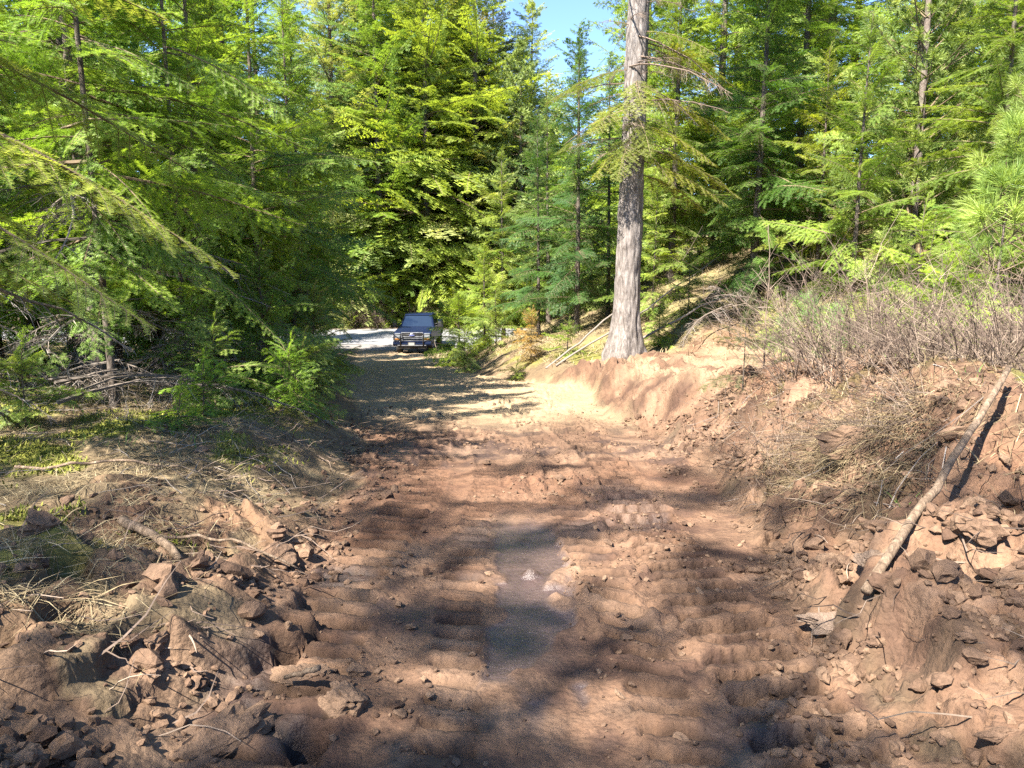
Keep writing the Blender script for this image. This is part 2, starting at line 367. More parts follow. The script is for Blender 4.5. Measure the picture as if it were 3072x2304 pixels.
def ground(X, Y):
    """height of the built ground sheet"""
    X = np.asarray(X, float); Y = np.asarray(Y, float)
    i = np.clip(np.searchsorted(xs, X)-1, 0, len(xs)-2); j = np.clip(np.searchsorted(ys, Y)-1, 0, len(ys)-2)
    u = np.clip((X-xs[i])/(xs[i+1]-xs[i]), 0, 1); v = np.clip((Y-ys[j])/(ys[j+1]-ys[j]), 0, 1)
    return (GZ[j,i]*(1-u)+GZ[j,i+1]*u)*(1-v)+(GZ[j+1,i]*(1-u)+GZ[j+1,i+1]*u)*v
def HZ(x, y): return float(ground(x, y))
def lerp3(a, b, t): return a+(np.asarray(b)-a)*t[:,None]
nb = fbm(gx*.55, gy*.55, 4, 80); nb2 = fbm(gx*2.2, gy*2.2, 4, 81); nb3 = fbm(gx*.25, gy*.25, 3, 82)
base = np.tile(np.array([.105,.078,.046]), (len(gx), 1))                      # forest litter
base = lerp3(base, (.165,.128,.075), sst(-.1, .5, nb2))                         # pale needles and straw
moss = sst(-.2, .2, nb+.25*nb2)*sst(.35, .9, np.maximum(K['sl'], K['sr']))*(1-sst(16, 40, gy))
base = lerp3(base, (.125,.135,.020), moss*.95)
hillside = sst(1.5, 3.5, K['sr'])
base = lerp3(base, (.20,.155,.095), hillside*.6*sst(-.3, .3, nb))
soil = np.tile(np.array([.122,.073,.047]), (len(gx), 1))
soil = lerp3(soil, (.068,.039,.027), sst(.0, .5, nb2+.3*nb))
soil = lerp3(soil, (.168,.106,.070), sst(.1, .6, -nb2+.4*nb))
soil = lerp3(soil, (.132,.069,.041), .55*sst(.1, .5, nb3))
dirt = np.clip(K['track']+K['bank_r']*(1-sst(9, 15, gy)*0)+K['bank_l']*.85+K['spur']+K['cut']*(1-sst(19.2, 20.0, gy))*.5, 0, 1)
dirt = np.clip(dirt*(1-.6*sst(.1, .5, nb2)*(1-K['track'])*(1-K['spur'])*(1-.7*K['bank_r'])), 0, 1)
dry = K['track']*sst(9.0, 12.5, gy+.8*nb)*(1-sst(40, 46, gy))
soil = lerp3(soil, (.275,.21,.13), dry*.9)
soil = lerp3(soil, (.235,.17,.108), K['spur']*.85*sst(-.4, .2, nb)*sst(.35, .9, K['sr']))
base = lerp3(base, soil, dirt)
# damp, darker soil where the machine tracks pressed, with the grooves' shade painted in
base = base*(1-(.12*sst(.004, .02, np.abs(K['lad']))+.62*K['groove_shade']*(.5+.5*sst(-.3, .3, nb2)))*K['track']*(1-sst(9, 12, gy)))[:,None]
wetm = np.clip(K['slick']*.95+.5*K['track']*sst(.12, .45, nb+.3*nb2)*(1-sst(8, 11, gy)), 0, 1)
base = base*(1-.38*wetm)[:,None]
base = lerp3(base, (.074,.052,.050), K['slick']*.8)
base = lerp3(base, (.17,.165,.165), sst(42.5, 45, gy+.5*nb)*(1-sst(57.5, 59.5, gy-.05*gx))*.85)
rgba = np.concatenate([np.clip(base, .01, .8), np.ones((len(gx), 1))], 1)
nx, ny = len(xs), len(ys)
I = (np.arange(ny-1)[:,None]*nx+np.arange(nx-1)[None,:]).ravel()
Q = np.stack([I, I+1, I+1+nx, I+nx], 1)
ton = (K['track'][Q].mean(1) > .5) & (gy[Q].mean(1) < 43.5)
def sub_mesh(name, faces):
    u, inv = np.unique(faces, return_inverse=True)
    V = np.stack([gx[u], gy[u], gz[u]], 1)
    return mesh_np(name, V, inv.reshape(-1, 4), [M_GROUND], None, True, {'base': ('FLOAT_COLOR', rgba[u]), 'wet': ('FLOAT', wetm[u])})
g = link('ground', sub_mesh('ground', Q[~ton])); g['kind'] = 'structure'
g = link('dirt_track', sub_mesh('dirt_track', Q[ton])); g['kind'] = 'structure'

def mat_road():
    m, nt, b = new_mat('road_gravel')
    co = N(nt, 'ShaderNodeNewGeometry').outputs['Position']
    c = ramp(nt, noise(nt, .5, 6, .7, co), [(.3, (.14,.138,.14)), (.6, (.185,.183,.185)), (.8, (.22,.21,.195))])
    c = mixc(nt, c, ramp(nt, noise(nt, 30, 4, .7, co), [(.3, (.7,.7,.7)), (.7, (1.25,1.25,1.25))]), .8, 'MULTIPLY')
    nt.links.new(c, b.inputs['Base Color']); b.inputs['Roughness'].default_value = .9
    bump(nt, b, noise(nt, 30, 5, .7, co), .5, .02); return m
rx = np.linspace(-60, 40, 140); rt = np.linspace(0, 1, 14)
RX, RT = np.meshgrid(rx, rt)
ylo = 46.0-.03*RX+.4*np.sin(RX*.4); yhi = 57.6+.05*RX+.3*np.sin(RX*.6+1)
RY = ylo+(yhi-ylo)*RT
RZ = terrain(RX.ravel(), RY.ravel())[0]+.03+.12*np.sin(np.pi*RT.ravel())
I = (np.arange(13)[:,None]*140+np.arange(139)[None,:]).ravel()
g = link('gravel_road', mesh_np('gravel_road', np.stack([RX.ravel(), RY.ravel(), RZ], 1), np.stack([I, I+1, I+141, I+140], 1), [mat_road()], None, True)); g['kind'] = 'structure'

# ------------------------------------------------------------------ conifer branches
def needle_fans(buf, A, D, S, U, step, ln, wd, rs, tint, lift=.18, dens=1.0):
    """needles in two ranks along a shoot: A start point, D vector to the tip, S side, U up"""
    L = np.linalg.norm(D); d = D/(L+1e-9)
    n = max(2, int(L/step*dens))
    t = (np.arange(n)+rs.rand(n)*.8)/n
    P = A+t[:,None]*D
    for sgn in (-1, 1):
        ang = np.radians(58+rs.rand(n)*16-30*np.clip(t-.8, 0, 1)*4)
        up = lift+(rs.rand(n)-.35)*.55
        dr = d*np.cos(ang)[:,None]+sgn*S*np.sin(ang)[:,None]+U*up[:,None]
        dr /= np.linalg.norm(dr, axis=1)[:,None]
        l = ln*(.8+.4*rs.rand(n))*(1-.45*np.clip(t-.75, 0, 1)*4)
        wv = d[None,:]*wd*.5
        V = np.stack([P-wv, P+wv, P+dr*l[:,None]+wv*.35, P+dr*l[:,None]-wv*.35], 1).reshape(-1, 3)
        k = np.arange(n)[:,None]*4
        F = np.concatenate([k+np.array([[0,1,2]]), k+np.array([[0,2,3]])])
        buf.add(V, F, 0, tint)
def unit(v): return v/(np.linalg.norm(v)+1e-9)
def fir_branch(L, seed, lod=0, droop=.25, bare=.12, dens=1.0, fan=.42):
    """flat spray of a fir: axis along +X, spread along Y; material 0 needles, 1 twig"""
    rs = np.random.RandomState(seed); b = Buf()
    n = 10; t = np.linspace(0, 1, n)
    bend = rs.uniform(-.12, .12)
    P = np.stack([t*L, bend*L*t*t, L*(.10*t-droop*t*t+.12*droop*t**4)+.02*L*np.cumsum(rs.randn(n))*.12], 1)
    V, F = tube_tris(P, .0075*L*(1-t*.9)+.002, 4 if lod == 0 else 3); b.add(V, F, 1, .3+.4*rs.rand())
    par = {0: (.085, .060, .0085, .032, .0062), 1: (.095, .075, .022, .045, .013), 2: (.19, .15, .048, .085, .032)}[lod]
    lat_step, ter_step, nstep, nlen, nwid = par
    pos = bare*L+rs.rand()*.03; side = 1
    Zu = np.array([0, 0, 1.])
    while pos < L*.985:
        tt = pos/L
        A = np.array([np.interp(tt, t, P[:,k]) for k in range(3)])
        T = unit(np.array([np.interp(min(1, tt+.05), t, P[:,k])-np.interp(max(0, tt-.05), t, P[:,k]) for k in range(3)]))
        S = unit(np.cross(Zu, T)); U = np.cross(T, S)
        ll = L*fan*((1-tt)**.75)*(.55+.6*rs.rand())*min(1, .45+tt*2.2)+.045
        an = math.radians(rs.uniform(42, 66))
        D = unit(T*math.cos(an)+side*S*math.sin(an)+U*rs.uniform(-.30, .10))*ll
        tint = np.clip(.42+.18*rs.randn(), 0, 1)
        if rs.rand() < dens:
            m = 4; q = np.linspace(0, 1, m)
            LP = A+q[:,None]*D+np.array([0,0,-1.])*(ll*.22*q**2)[:,None]
            if lod < 2: V, F = tube_tris(LP, np.linspace(.0032, .0012, m)*(1 if lod == 0 else 1.5), 3); b.add(V, F, 1, .5)
            d = unit(D); S2 = unit(np.cross(Zu, d)); U2 = np.cross(d, S2)
            for k in range(m-1): needle_fans(b, LP[k], LP[k+1]-LP[k], S2, U2, nstep, nlen, nwid, rs, np.clip(tint+.12*k/m, 0, 1))
            tp = ter_step*1.2; sd = 1
            while tp < ll*.93:
                f = tp/ll
                tl = (ll-tp)*.62*(.6+.6*rs.rand())*min(1, .5+f*2)
                tl = min(tl, .42*L)
                if tl > nlen*.6:
                    a2 = math.radians(rs.uniform(42, 62))
                    TA = A+f*D+np.array([0,0,-1.])*(ll*.22*f**2)
                    TD = unit(d*math.cos(a2)+sd*S2*math.sin(a2)+U2*rs.uniform(-.35, .08))*tl
                    S3 = unit(np.cross(Zu, TD)); U3 = np.cross(unit(TD), S3)
                    tt3 = np.clip(tint+.16+.15*rs.randn(), 0, 1)
                    if lod == 0: 
                        TA2 = TA+TD; V, F = tube_tris(np.stack([TA, TA2]), [.0016, .0007], 3); b.add(V, F, 1, .6)
                    needle_fans(b, TA, TD, S3, U3, nstep, nlen, nwid, rs, tt3)
                tp += ter_step*(.8+.5*rs.rand())*(1 if lod else 1.15); sd = -sd
        pos += lat_step*.5*(.75+.6*rs.rand()); side = -side
    for k in range(int(n*.5), n-1):
        T = P[k+1]-P[k]; S = unit(np.cross(Zu, T)); needle_fans(b, P[k], T, S, np.cross(unit(T), S), nstep, nlen, nwid, rs, .6)
    return b
def dead_branch(L, seed, k1=14):
    """bare grey limb with fine drooping twigs"""
    rs = np.random.RandomState(seed); b = Buf(); n = 9; t = np.linspace(0, 1, n)
    P = np.stack([t*L, .12*L*np.sin(t*3+seed), -.28*L*t*t+.05*L*t], 1)+rs.randn(n, 3)*.012*L*t[:,None]
    V, F = tube_tris(P, .009*L*(1-.85*t)+.0025, 4); b.add(V, F, 0, rs.rand()*.5+.3)
    for k in range(k1):
        f = .12+.86*rs.rand(); A = np.array([np.interp(f, t, P[:,c]) for c in range(3)])
        l = L*rs.uniform(.12, .42)*(1.15-f); side = rs.choice([-1, 1])
        D = np.array([rs.uniform(.3, .8), side*rs.uniform(.4, .9), rs.uniform(-.6, .15)]); D = unit(D)*l
        q = np.linspace(0, 1, 5)[:,None]
        LP = A+q*D+np.array([0,0,-1.])*(q**2)*l*.3+rs.randn(5, 3)*.02*l*q
        tn = rs.rand()
        V, F = tube_tris(LP, np.linspace(.0038, .0015, 5), 3); b.add(V, F, 0, tn)
        for j in range(rs.randint(2, 6)):
            f2 = rs.uniform(.25, .95); A2 = A+f2*D+np.array([0,0,-1.])*f2*f2*l*.3
            D2 = unit(unit(D)+rs.randn(3)*.65+np.array([0,0,-.35]))*l*rs.uniform(.2, .5)
            V, F = tube_tris(np.stack([A2, A2+D2*.5+rs.randn(3)*.01, A2+D2]), [.0022, .0016, .0009], 3); b.add(V, F, 0, tn)
    return b
def tuft(b, A, d, rs, nn, ln, wd, tint):
    """brush of long pine needles round the end of a shoot"""
    d = unit(d); ref = np.array([0,0,1.]) if abs(d[2]) < .9 else np.array([1.,0,0])
    S = unit(np.cross(d, ref)); U = np.cross(S, d)
    az = rs.rand(nn)*2*np.pi; al = rs.rand(nn)
    spread = np.radians(22+58*(1-al)+rs.randn(nn)*7)
    dr = d*np.cos(spread)[:,None]+(S*np.cos(az)[:,None]+U*np.sin(az)[:,None])*np.sin(spread)[:,None]
    dr[:,2] -= .10; dr /= np.linalg.norm(dr, axis=1)[:,None]
    P = A+d*(al*.13)[:,None]*ln/.17
    l = ln*(.7+.45*rs.rand(nn))
    wv = np.cross(dr, rs.randn(nn, 3)); wv /= np.linalg.norm(wv, axis=1)[:,None]; wv *= wd*.5
    mid = P+dr*(l*.6)[:,None]; tip = P+dr*l[:,None]+np.array([0,0,-1.])*(l*.08)[:,None]
    V = np.stack([P-wv, P+wv, mid+wv, mid-wv, tip], 1).reshape(-1, 3)
    k = np.arange(nn)[:,None]*5
    b.add(V, np.concatenate([k+np.array([[0,1,2]]), k+np.array([[0,2,3]]), k+np.array([[3,2,4]])]), 0, np.repeat(np.clip(tint+.15*rs.randn(nn), 0, 1), 5))
def pine_branch(L, seed, lod=0, droop=.05):
    rs = np.random.RandomState(seed); b = Buf(); n = 8; t = np.linspace(0, 1, n)
    P = np.stack([t*L, .06*L*np.sin(t*2+seed), L*(-droop*t+.22*t*t)], 1)
    V, F = tube_tris(P, .010*L*(1-.8*t)+.003, 4); b.add(V, F, 1, .6)
    nn, ln, wd = ((85, .165, .0034), (60, .19, .011), (26, .26, .035))[lod]
    tuft(b, P[-1]-np.array([.08,0,0]), np.array([1,0,.35]), rs, int(nn*1.3), ln, wd, .6)
    m = max(2, int(L*4.2))
    for k in range(m):
        f = .3+.65*(k+.5*rs.rand())/m; A = np.array([np.interp(f, t, P[:,c]) for c in range(3)])
        side = 1 if k%2 else -1; l = L*rs.uniform(.16, .34)*(1.2-f)+.06
        D = unit(np.array([rs.uniform(.5, .9), side*rs.uniform(.5, .9), rs.uniform(-.05, .45)]))*l
        V, F = tube_tris(np.stack([A, A+D*.5+np.array([0,0,-.01]), A+D]), [.004, .003, .002], 3); b.add(V, F, 1, .7)
        tuft(b, A+D*.75, D+np.array([0,0,.2*l]), rs, nn, ln, wd, .5+.15*rs.randn())
    return b

FIR = {}
def fir_proto(lod, k, droop, seed):
    L = (0.45, 0.8, 1.25, 1.8, 2.5)[k]
    return fir_branch(L, seed, lod, droop, (.03,.08,.14,.18,.2)[k], .97, (.5,.46,.42,.38,.34)[k])
LENS = (0.45, 0.8, 1.25, 1.8, 2.5)
for lod in (0, 1):
    for k in range(5):
        for v in range(2):
            FIR[(lod, k, v)] = fir_proto(lod, k, (.14, .34)[v], 100+lod*50+k*7+v*3).mesh('fir_branch', [M_FIR, M_TWIG])
LOD2 = {(k, v): fir_proto(2, k, (.14, .34)[v], 300+k*7+v*3).arrays() for k in range(5) for v in range(2)}
DEADM = [dead_branch(L, 400+i, c).mesh('dead_branch', [M_DEAD]) for i, (L, c) in enumerate(((.8, 14), (1.2, 20), (1.6, 26), (1.0, 22)))]
PINE = {(lod, k): pine_branch(L, 500+k+lod*9, lod).mesh('pine_branch', [M_PINE, M_TWIG]) for lod in (0, 1) for k, L in enumerate((.35, .8, 1.4, 2.0))}
PLENS = (.35, .8, 1.4, 2.0)
PINE2 = {k: pine_branch(L, 540+k, 2).arrays() for k, L in enumerate((.35, .8, 1.4, 2.0))}

# ------------------------------------------------------------------ trunks and trees
def trunk_mesh(name, h, r0, seed, mat, sides=12, step=.4, flare=.35, bend=.02, rough=.05, knots=0):
    rs = np.random.RandomState(seed); n = max(6, int(h/step)); t = np.linspace(0, 1, n+1)
    z = t*(h+.5)-.5
    tp = np.clip(z/h, 0, 1)
    cx = bend*h*(np.sin(tp*2.2+seed)-math.sin(seed))*.6; cy = bend*h*(np.sin(tp*1.7+seed*2)-math.sin(seed*2))*.6
    r = r0*((1-tp)**.85*.96+.04)*(1+flare*np.exp(-np.clip(z, 0, None)/(r0*1.8)))
    a = np.arange(sides)*2*np.pi/sides
    A, Z = np.meshgrid(a, z)
    fl = 1+rough*perlin(np.cos(A)*2.2+seed, np.sin(A)*2.2+Z*.9, seed)+rough*.7*perlin(A*sides*.16, Z*2.2, seed+3)
    if sides > 30:
        fl = fl-.10*np.exp(-(perlin(np.cos(A)*5.5+1.5*np.sin(Z*.35), np.sin(A)*5.5+Z*.42, seed+5)/.12)**2)+.035*perlin(np.cos(A)*12, np.sin(A)*12+Z*2.6, seed+6)
        for k in range(knots):
            ka = rs.uniform(3.2, 6.2); kz = rs.uniform(1, 12); da = np.abs((A-ka+np.pi)%(2*np.pi)-np.pi)*r0; dz = np.abs(Z-kz)
            d = np.hypot(da, dz); fl = fl+.13*np.exp(-(d/.10)**2)-.10*np.exp(-(d/.045)**2)
        fl = fl*(1+.16*np.exp(-np.clip(Z, 0, None)/.5)*np.maximum(0, np.cos(A*4+1.1)))
    R = r[:,None]*fl
    V = np.stack([cx[:,None]+R*np.cos(A), cy[:,None]+R*np.sin(A), Z], -1).reshape(-1, 3)
    I = np.arange(n)[:,None]*sides; J = np.arange(sides)[None,:]; J2 = (J+1)%sides
    Q = np.stack([I+J, I+J2, I+sides+J2, I+sides+J], -1).reshape(-1, 4)
    me = mesh_np(name, V, Q, [mat], None, True)
    return me, (lambda q: (float(np.interp(q, z, cx)), float(np.interp(q, z, cy)), float(np.interp(q, z, r))))

def branch_slots(h, zb, rad, rs, gap, per, shape, top_tip=.12):
    """(z, azimuth, length, pitch) of every branch of a crown"""
    out = []; z = zb; ph = rs.rand()*6
    while z < h-.15:
        f = (z-zb)/(h-zb)
        pr = rad*((1-f)**shape)*min(1, .62+f*2.4)+top_tip
        k = max(2, int(round(per*(.75+.5*rs.rand())))); a0 = rs.rand()*7
        for j in range(k):
            if rs.rand() < .10: continue
            az = a0+j*2*np.pi/k+rs.uniform(-.5, .5)
            lob = 1+.34*math.sin(az*2+z*1.9+ph)+.20*math.sin(az-z*2.7+ph*2)
            out.append((z+rs.uniform(-.5, .5)*gap, az, pr*lob*rs.uniform(.55, 1.25), math.radians(-16+60*f+rs.normal(0, 13))))
        z += gap*(.8+.4*rs.rand())*(1-.35*f)
    return out

TREE_N = [0]
def fir_tree(x, y, h, zb, rad, label, color=(.075,.125,.022), lod=0, r0=None, gap=.36, per=5, shape=.8, dead=0, dead_top=None, bark=None, name='fir_tree', cat='fir tree', group=None, skip=None, seed=None, lean=(0,0), extra=(), pitch=0):
    TREE_N[0] += 1; sd = seed or 900+TREE_N[0]*13
    rs = np.random.RandomState(sd)
    root = empty(name, (x, y, HZ(x, y)-.03)); root.rotation_euler = (lean[0], lean[1], 0)
    tag(root, label, cat, group)
    r0 = r0 or .011*h+.012
    me, cl = trunk_mesh('trunk', h, r0, sd, bark or M_BARK, 10 if h > 3 else 6, .45 if h > 3 else .2, bend=.012)
    tr = link('trunk', me, root)
    for (z, az, ln, pt) in list(branch_slots(h, zb, rad, rs, gap, per, shape)):
        if skip and skip(x, y, z, az): continue
        ln = max(.25, ln); k = int(np.argmin([abs(math.log(ln/q)) for q in LENS])); v = rs.randint(2) if z < .6*h else 0
        o = link('branch', FIR[(lod, k, v)], root); s = ln/LENS[k]
        cx, cy, rr = cl(z)
        o.location = (cx, cy, z); o.rotation_euler = Euler((rs.normal(0, .42), -pt-pitch, az), 'XYZ')
        o.scale = (s, s, s); o.color = (*color, 1)
    o = link('branch', FIR[(lod, 0, 0)], root); o.location = (*cl(h-.3)[:2], h-.3); o.rotation_euler = (0, -1.45, 0); o.color = (*color, 1)
    for (z, az, ln, pt, roll) in extra:
        k = int(np.argmin([abs(math.log(ln/q)) for q in LENS])); o = link('branch', FIR[(lod, k, 1)], root); s = ln/LENS[k]
        o.location = (*cl(z)[:2], z); o.rotation_euler = (roll, -pt, az); o.scale = (s, s, s); o.color = (*color, 1)
    dt = dead_top or zb+.8
    for j in range(dead):
        z = rs.uniform(.35, dt); az = rs.rand()*7; i = rs.randint(4)
        o = link('dead_branch', DEADM[i], root); s = rs.uniform(.7, 1.25)*min(1, rad/1.2)
        o.location = (*cl(z)[:2], z); o.rotation_euler = (rs.uniform(-.6, .6), math.radians(rs.uniform(-5, 30)), az); o.scale = (s, s, s)
    return root, cl
def pine_tree(x, y, h, zb, rad, label, color=(.115,.15,.035), lod=0, r0=None, gap=.45, per=4, bark=None, name='pine_tree', group=None, up=20):
    TREE_N[0] += 1; sd = 900+TREE_N[0]*13; rs = np.random.RandomState(sd)
    root = empty(name, (x, y, HZ(x, y)-.03)); tag(root, label, 'pine tree', group)
    r0 = r0 or .011*h+.012
    me, cl = trunk_mesh('trunk', h, r0, sd, bark or M_BARK_PALE, 10, .4, bend=.02); link('trunk', me, root)
    z = zb
    while z < h-.05:
        f = (z-zb)/(h-zb); pr = max(.3, rad*(1-f)**.7*(.8+.4*rs.rand()))
        a0 = rs.rand()*7; kk = max(3, per+rs.randint(-1, 2))
        for j in range(kk):
            k = int(np.argmin([abs(math.log(pr/q)) for q in PLENS])); s = pr/PLENS[k]*rs.uniform(.85, 1.15)
            if k: s = min(max(s, .75), 1.3)
            o = link('branch', PINE[(lod, k)], root); o.location = (*cl(z)[:2], z)
            o.rotation_euler = (rs.uniform(-.3, .3), -math.radians(up+35*f+rs.uniform(-12, 12)), a0+j*2*np.pi/kk+rs.uniform(-.3, .3)); o.scale = (s, s, s); o.color = (*color, 1)
        z += gap*(.8+.4*rs.rand())
    o = link('branch', PINE[(lod, 0)], root); o.location = (*cl(h-.2)[:2], h-.2); o.rotation_euler = (0, -1.5, 0); o.color = (*color, 1)
    return root

# crowns joined into one mesh, for trees far behind
def join_crown(name, h, zb, rad, seed, pine=False, gap=.55, per=5, shape=.75):
    rs = np.random.RandomState(seed); b = Buf()
    for (z, az, ln, pt) in branch_slots(h, zb, rad, rs, gap, per, shape, .25):
        if pine:
            k = int(np.argmin([abs(math.log(ln/q)) for q in PLENS])); V, F, M, T = PINE2[k]; s = ln/PLENS[k]
        else:
            k = int(np.argmin([abs(math.log(ln/q)) for q in LENS])); V, F, M, T = LOD2[(k, rs.randint(2))]; s = ln/LENS[k]
        R = np.array(Euler((rs.normal(0, .5), -pt, az), 'XYZ').to_matrix())
        b.V.append((V*s)@R.T+np.array([0, 0, z])); b.F.append(F+b.n); b.M.append(M); b.T.append(np.clip(T+rs.uniform(-.2, .2), 0, 1)); b.n += len(V)
    return b.mesh(name, [M_PINE if pine else M_FIR, M_TWIG])
CROWNS = []
for i, (h, zb, rad, pine) in enumerate(((24, 1.5, 4.6, 0), (22, 2.5, 4.2, 0), (26, 4, 4.6, 0), (15, 1.0, 3.0, 0), (13, 1.8, 2.6, 0), (22, 5, 4.0, 1), (5, .2, 1.9, 0))):
    CROWNS.append((join_crown('crown', h, zb, rad, 700+i, bool(pine), (.52,.52,.55,.42,.42,.6,.24)[i], (7,7,6,6,6,6,6)[i]), trunk_mesh('trunk', h, .011*h+.03, 730+i, M_BARK, 8, .8, bend=.008)[0], h))
def far_tree(x, y, kind, h, label, group, color=(.085,.125,.026), name='fir_tree', cat='fir tree', wide=1.0, rz=None):
    cm, tm, h0 = CROWNS[kind]; s = h/h0
    root = empty(name, (x, y, HZ(x, y)-.1), random.random()*6.28 if rz is None else rz); tag(root, label, cat, group)
    t = link('trunk', tm, root); c = link('crown', cm, root)
    t.scale = (s, s, s); c.scale = (s*wide, s*wide, s); c.color = (*color, 1)
    return root

# ------------------------------------------------------------------ pickup truck
def simple(name, col, rough=.4, metal=0., coat=0., spec=.5):
    m, nt, b = new_mat(name); b.inputs['Metallic'].default_value = metal
    co = objco(nt); n = noise(nt, 6, 4, .6, co)
    c = mixc(nt, col, ramp(nt, n, [(.3, (.88,.88,.88)), (.7, (1.1,1.1,1.1))]), 1.0, 'MULTIPLY'); nt.links.new(c, b.inputs['Base Color'])
    nt.links.new(maprange(nt, n, .3, .7, rough*.85, rough*1.25), b.inputs['Roughness']); b.inputs['Coat Weight'].default_value = coat; b.inputs['Coat Roughness'].default_value = .05; b.inputs['Specular IOR Level'].default_value = spec
    return m
T_PAINT = simple('dark_blue_paint', (.005,.010,.030), .45, .0, .04, .10); T_GLASS = simple('window_glass', (.008,.012,.016), .04, 0, 0, .9); T_GLASS.node_tree.nodes['Principled BSDF'].inputs['IOR'].default_value = 2.1; T_CHROME = simple('chrome', (.26,.27,.30), .35, .8)
T_BLACK = simple('black_plastic', (.012,.012,.013), .5); T_TYRE = simple('tyre_rubber', (.018,.017,.016), .85); T_LAMP = simple('headlight_glass', (.20,.22,.25), .15, .3, .4)
T_PLATE = simple('licence_plate', (.22,.22,.21), .4); T_BADGE = simple('badge_blue', (.10,.12,.30), .3); T_UNDER = simple('underbody', (.01,.01,.01), .9)
def bm_mesh(name, bm, mat, bev=0., seg=2, smooth=False):
    if bev > 0: bmesh.ops.bevel(bm, geom=list(bm.edges), offset=bev, segments=seg, affect='EDGES', profile=.6)
    bmesh.ops.recalc_face_normals(bm, faces=bm.faces)
    me = bpy.data.meshes.new(name); bm.to_mesh(me); bm.free(); me.materials.append(mat)
    for p in me.polygons: p.use_smooth = smooth
    return me
def box_part(name, size, loc, mat, parent, bev=.02, rot=(0,0,0)):
    bm = bmesh.new(); bmesh.ops.create_cube(bm, size=1); bmesh.ops.scale(bm, vec=size, verts=bm.verts)
    o = link(name, bm_mesh(name, bm, mat, min(bev, min(size)*.45)), parent); o.location = loc; o.rotation_euler = rot; return o
def poly_part(name, faces_pts, mat, parent, bev=.0):
    bm = bmesh.new(); cache = {}
    def v(p):
        k = tuple(round(c, 5) for c in p)
        if k not in cache: cache[k] = bm.verts.new(p)
        return cache[k]
    for f in faces_pts: bm.faces.new([v(p) for p in f])
    return link(name, bm_mesh(name, bm, mat, bev), parent)
def extrude_x(name, prof, w, mat, parent, bev=.04):
    L = [(-w, y, z) for y, z in prof]; R = [(w, y, z) for y, z in prof]; n = len(prof)
    return poly_part(name, [L, R[::-1]]+[[L[i], L[(i+1)%n], R[(i+1)%n], R[i]] for i in range(n)], mat, parent, bev)
def tube_part(name, pts, r, mat, parent, k=8):
    V, F = tube_tris(np.array(pts, float), np.full(len(pts), r), k); return link(name, mesh_np(name, V, F, [mat], None, True), parent)
TX, TY = -5.55, 41.0
truck = empty('pickup_truck', (TX, TY, HZ(TX, TY+2.5)+.02), math.radians(1.5)); truck.rotation_euler = (math.radians(.5), 0, math.radians(-1.2))
truck.scale = (1.06, 1.06, 1.06); tag(truck, 'dark blue pickup truck facing the camera at the foot of the track', 'pickup truck')
def arch(cy, r, z0):
    a0 = math.acos(min(1, (z0-.42)/r)) if z0 > .42 else math.pi/2
    return [(cy-r*math.sin(a), .42+r*math.cos(a)) for a in np.linspace(a0, -a0, 9)]
zb = .58
prof = [(.10,.74),(.06,.95),(.10,1.14),(.24,1.22),(1.80,1.34),(4.15,1.35),(4.17,1.42),(5.75,1.44),(5.80,1.2),(5.78,.72),(5.6,zb)]+arch(4.72,.52,zb)[::-1]+arch(1.05,.52,zb)[::-1]
body = extrude_x('body', prof, .985, T_PAINT, truck, .045)
def ring(y, z, w): return (y, z, w)
b0, b1, zt0 = 1.72, 4.10, 1.32
t0, t1, zt1 = 2.42, 3.80, 1.96
def cabpt(s, y, z, w): return (s*w, y, z)
wb, wt = .95, .77
FL, FR, RL, RR = (-wb,b0,zt0), (wb,b0,zt0), (-wb,b1,zt0), (wb,b1,zt0)
fl, fr, rl, rr = (-wt,t0,zt1-.05), (wt,t0,zt1-.05), (-wt,t1,zt1-.03), (wt,t1,zt1-.03)
cab = poly_part('cab', [[FL,FR,fr,fl],[RR,RL,rl,rr],[FL,fl,rl,RL],[FR,RR,rr,fr],[fl,fr,rr,rl],[FL,RL,RR,FR]], T_PAINT, truck, .06)
roof = extrude_x('roof', [(2.36,1.915),(2.5,1.975),(2.9,2.0),(3.6,1.975),(3.82,1.92)], .76, T_PAINT, truck, .03)
def lerp(a, b, t): return tuple(a[i]+(b[i]-a[i])*t for i in range(3))
def pane(name, A, B, C, D, m, off, parent):
    c = [lerp(lerp(A, B, u), lerp(D, C, u), v) for (u, v) in ((m[0], m[2]), (1-m[1], m[2]), (1-m[1], 1-m[3]), (m[0], 1-m[3]))]
    nrm = (Vector(c[1])-Vector(c[0])).cross(Vector(c[3])-Vector(c[0])).normalized()*off
    p = [tuple(Vector(q)+nrm) for q in c]; q2 = [tuple(Vector(q)-nrm*.5) for q in c]
    return poly_part(name, [p, q2[::-1]]+[[p[i], q2[i], q2[(i+1)%4], p[(i+1)%4]] for i in range(4)], T_GLASS, parent)
pane('windshield', FL, FR, fr, fl, (.06,.06,.06,.06), .012, cab)
for s in (-1, 1):
    A = (s*wb, b0, zt0); B = (s*wb, b1, zt0); C = (s*wt, t1, zt1-.03); D = (s*wt, t0, zt1-.05)
    P4 = (A, B, C, D) if s > 0 else (B, A, D, C)
    if s > 0: pane('side_window', *P4, (.15,.56,.1,.1), .012, cab); pane('side_window', *P4, (.50,.12,.1,.1), .012, cab)
    else: pane('side_window', *P4, (.56,.15,.1,.1), .012, cab); pane('side_window', *P4, (.12,.50,.1,.1), .012, cab)
box_part('hood', (1.62,1.50,.10), (0,.96,1.265), T_PAINT, truck, .045, (math.radians(4.5),0,0))
for y in (1.75, 2.95): 
    for s in (-1, 1): box_part('door_handle', (.03,.16,.04), (s*.995, y+.9, 1.12), T_BLACK, body, .008)
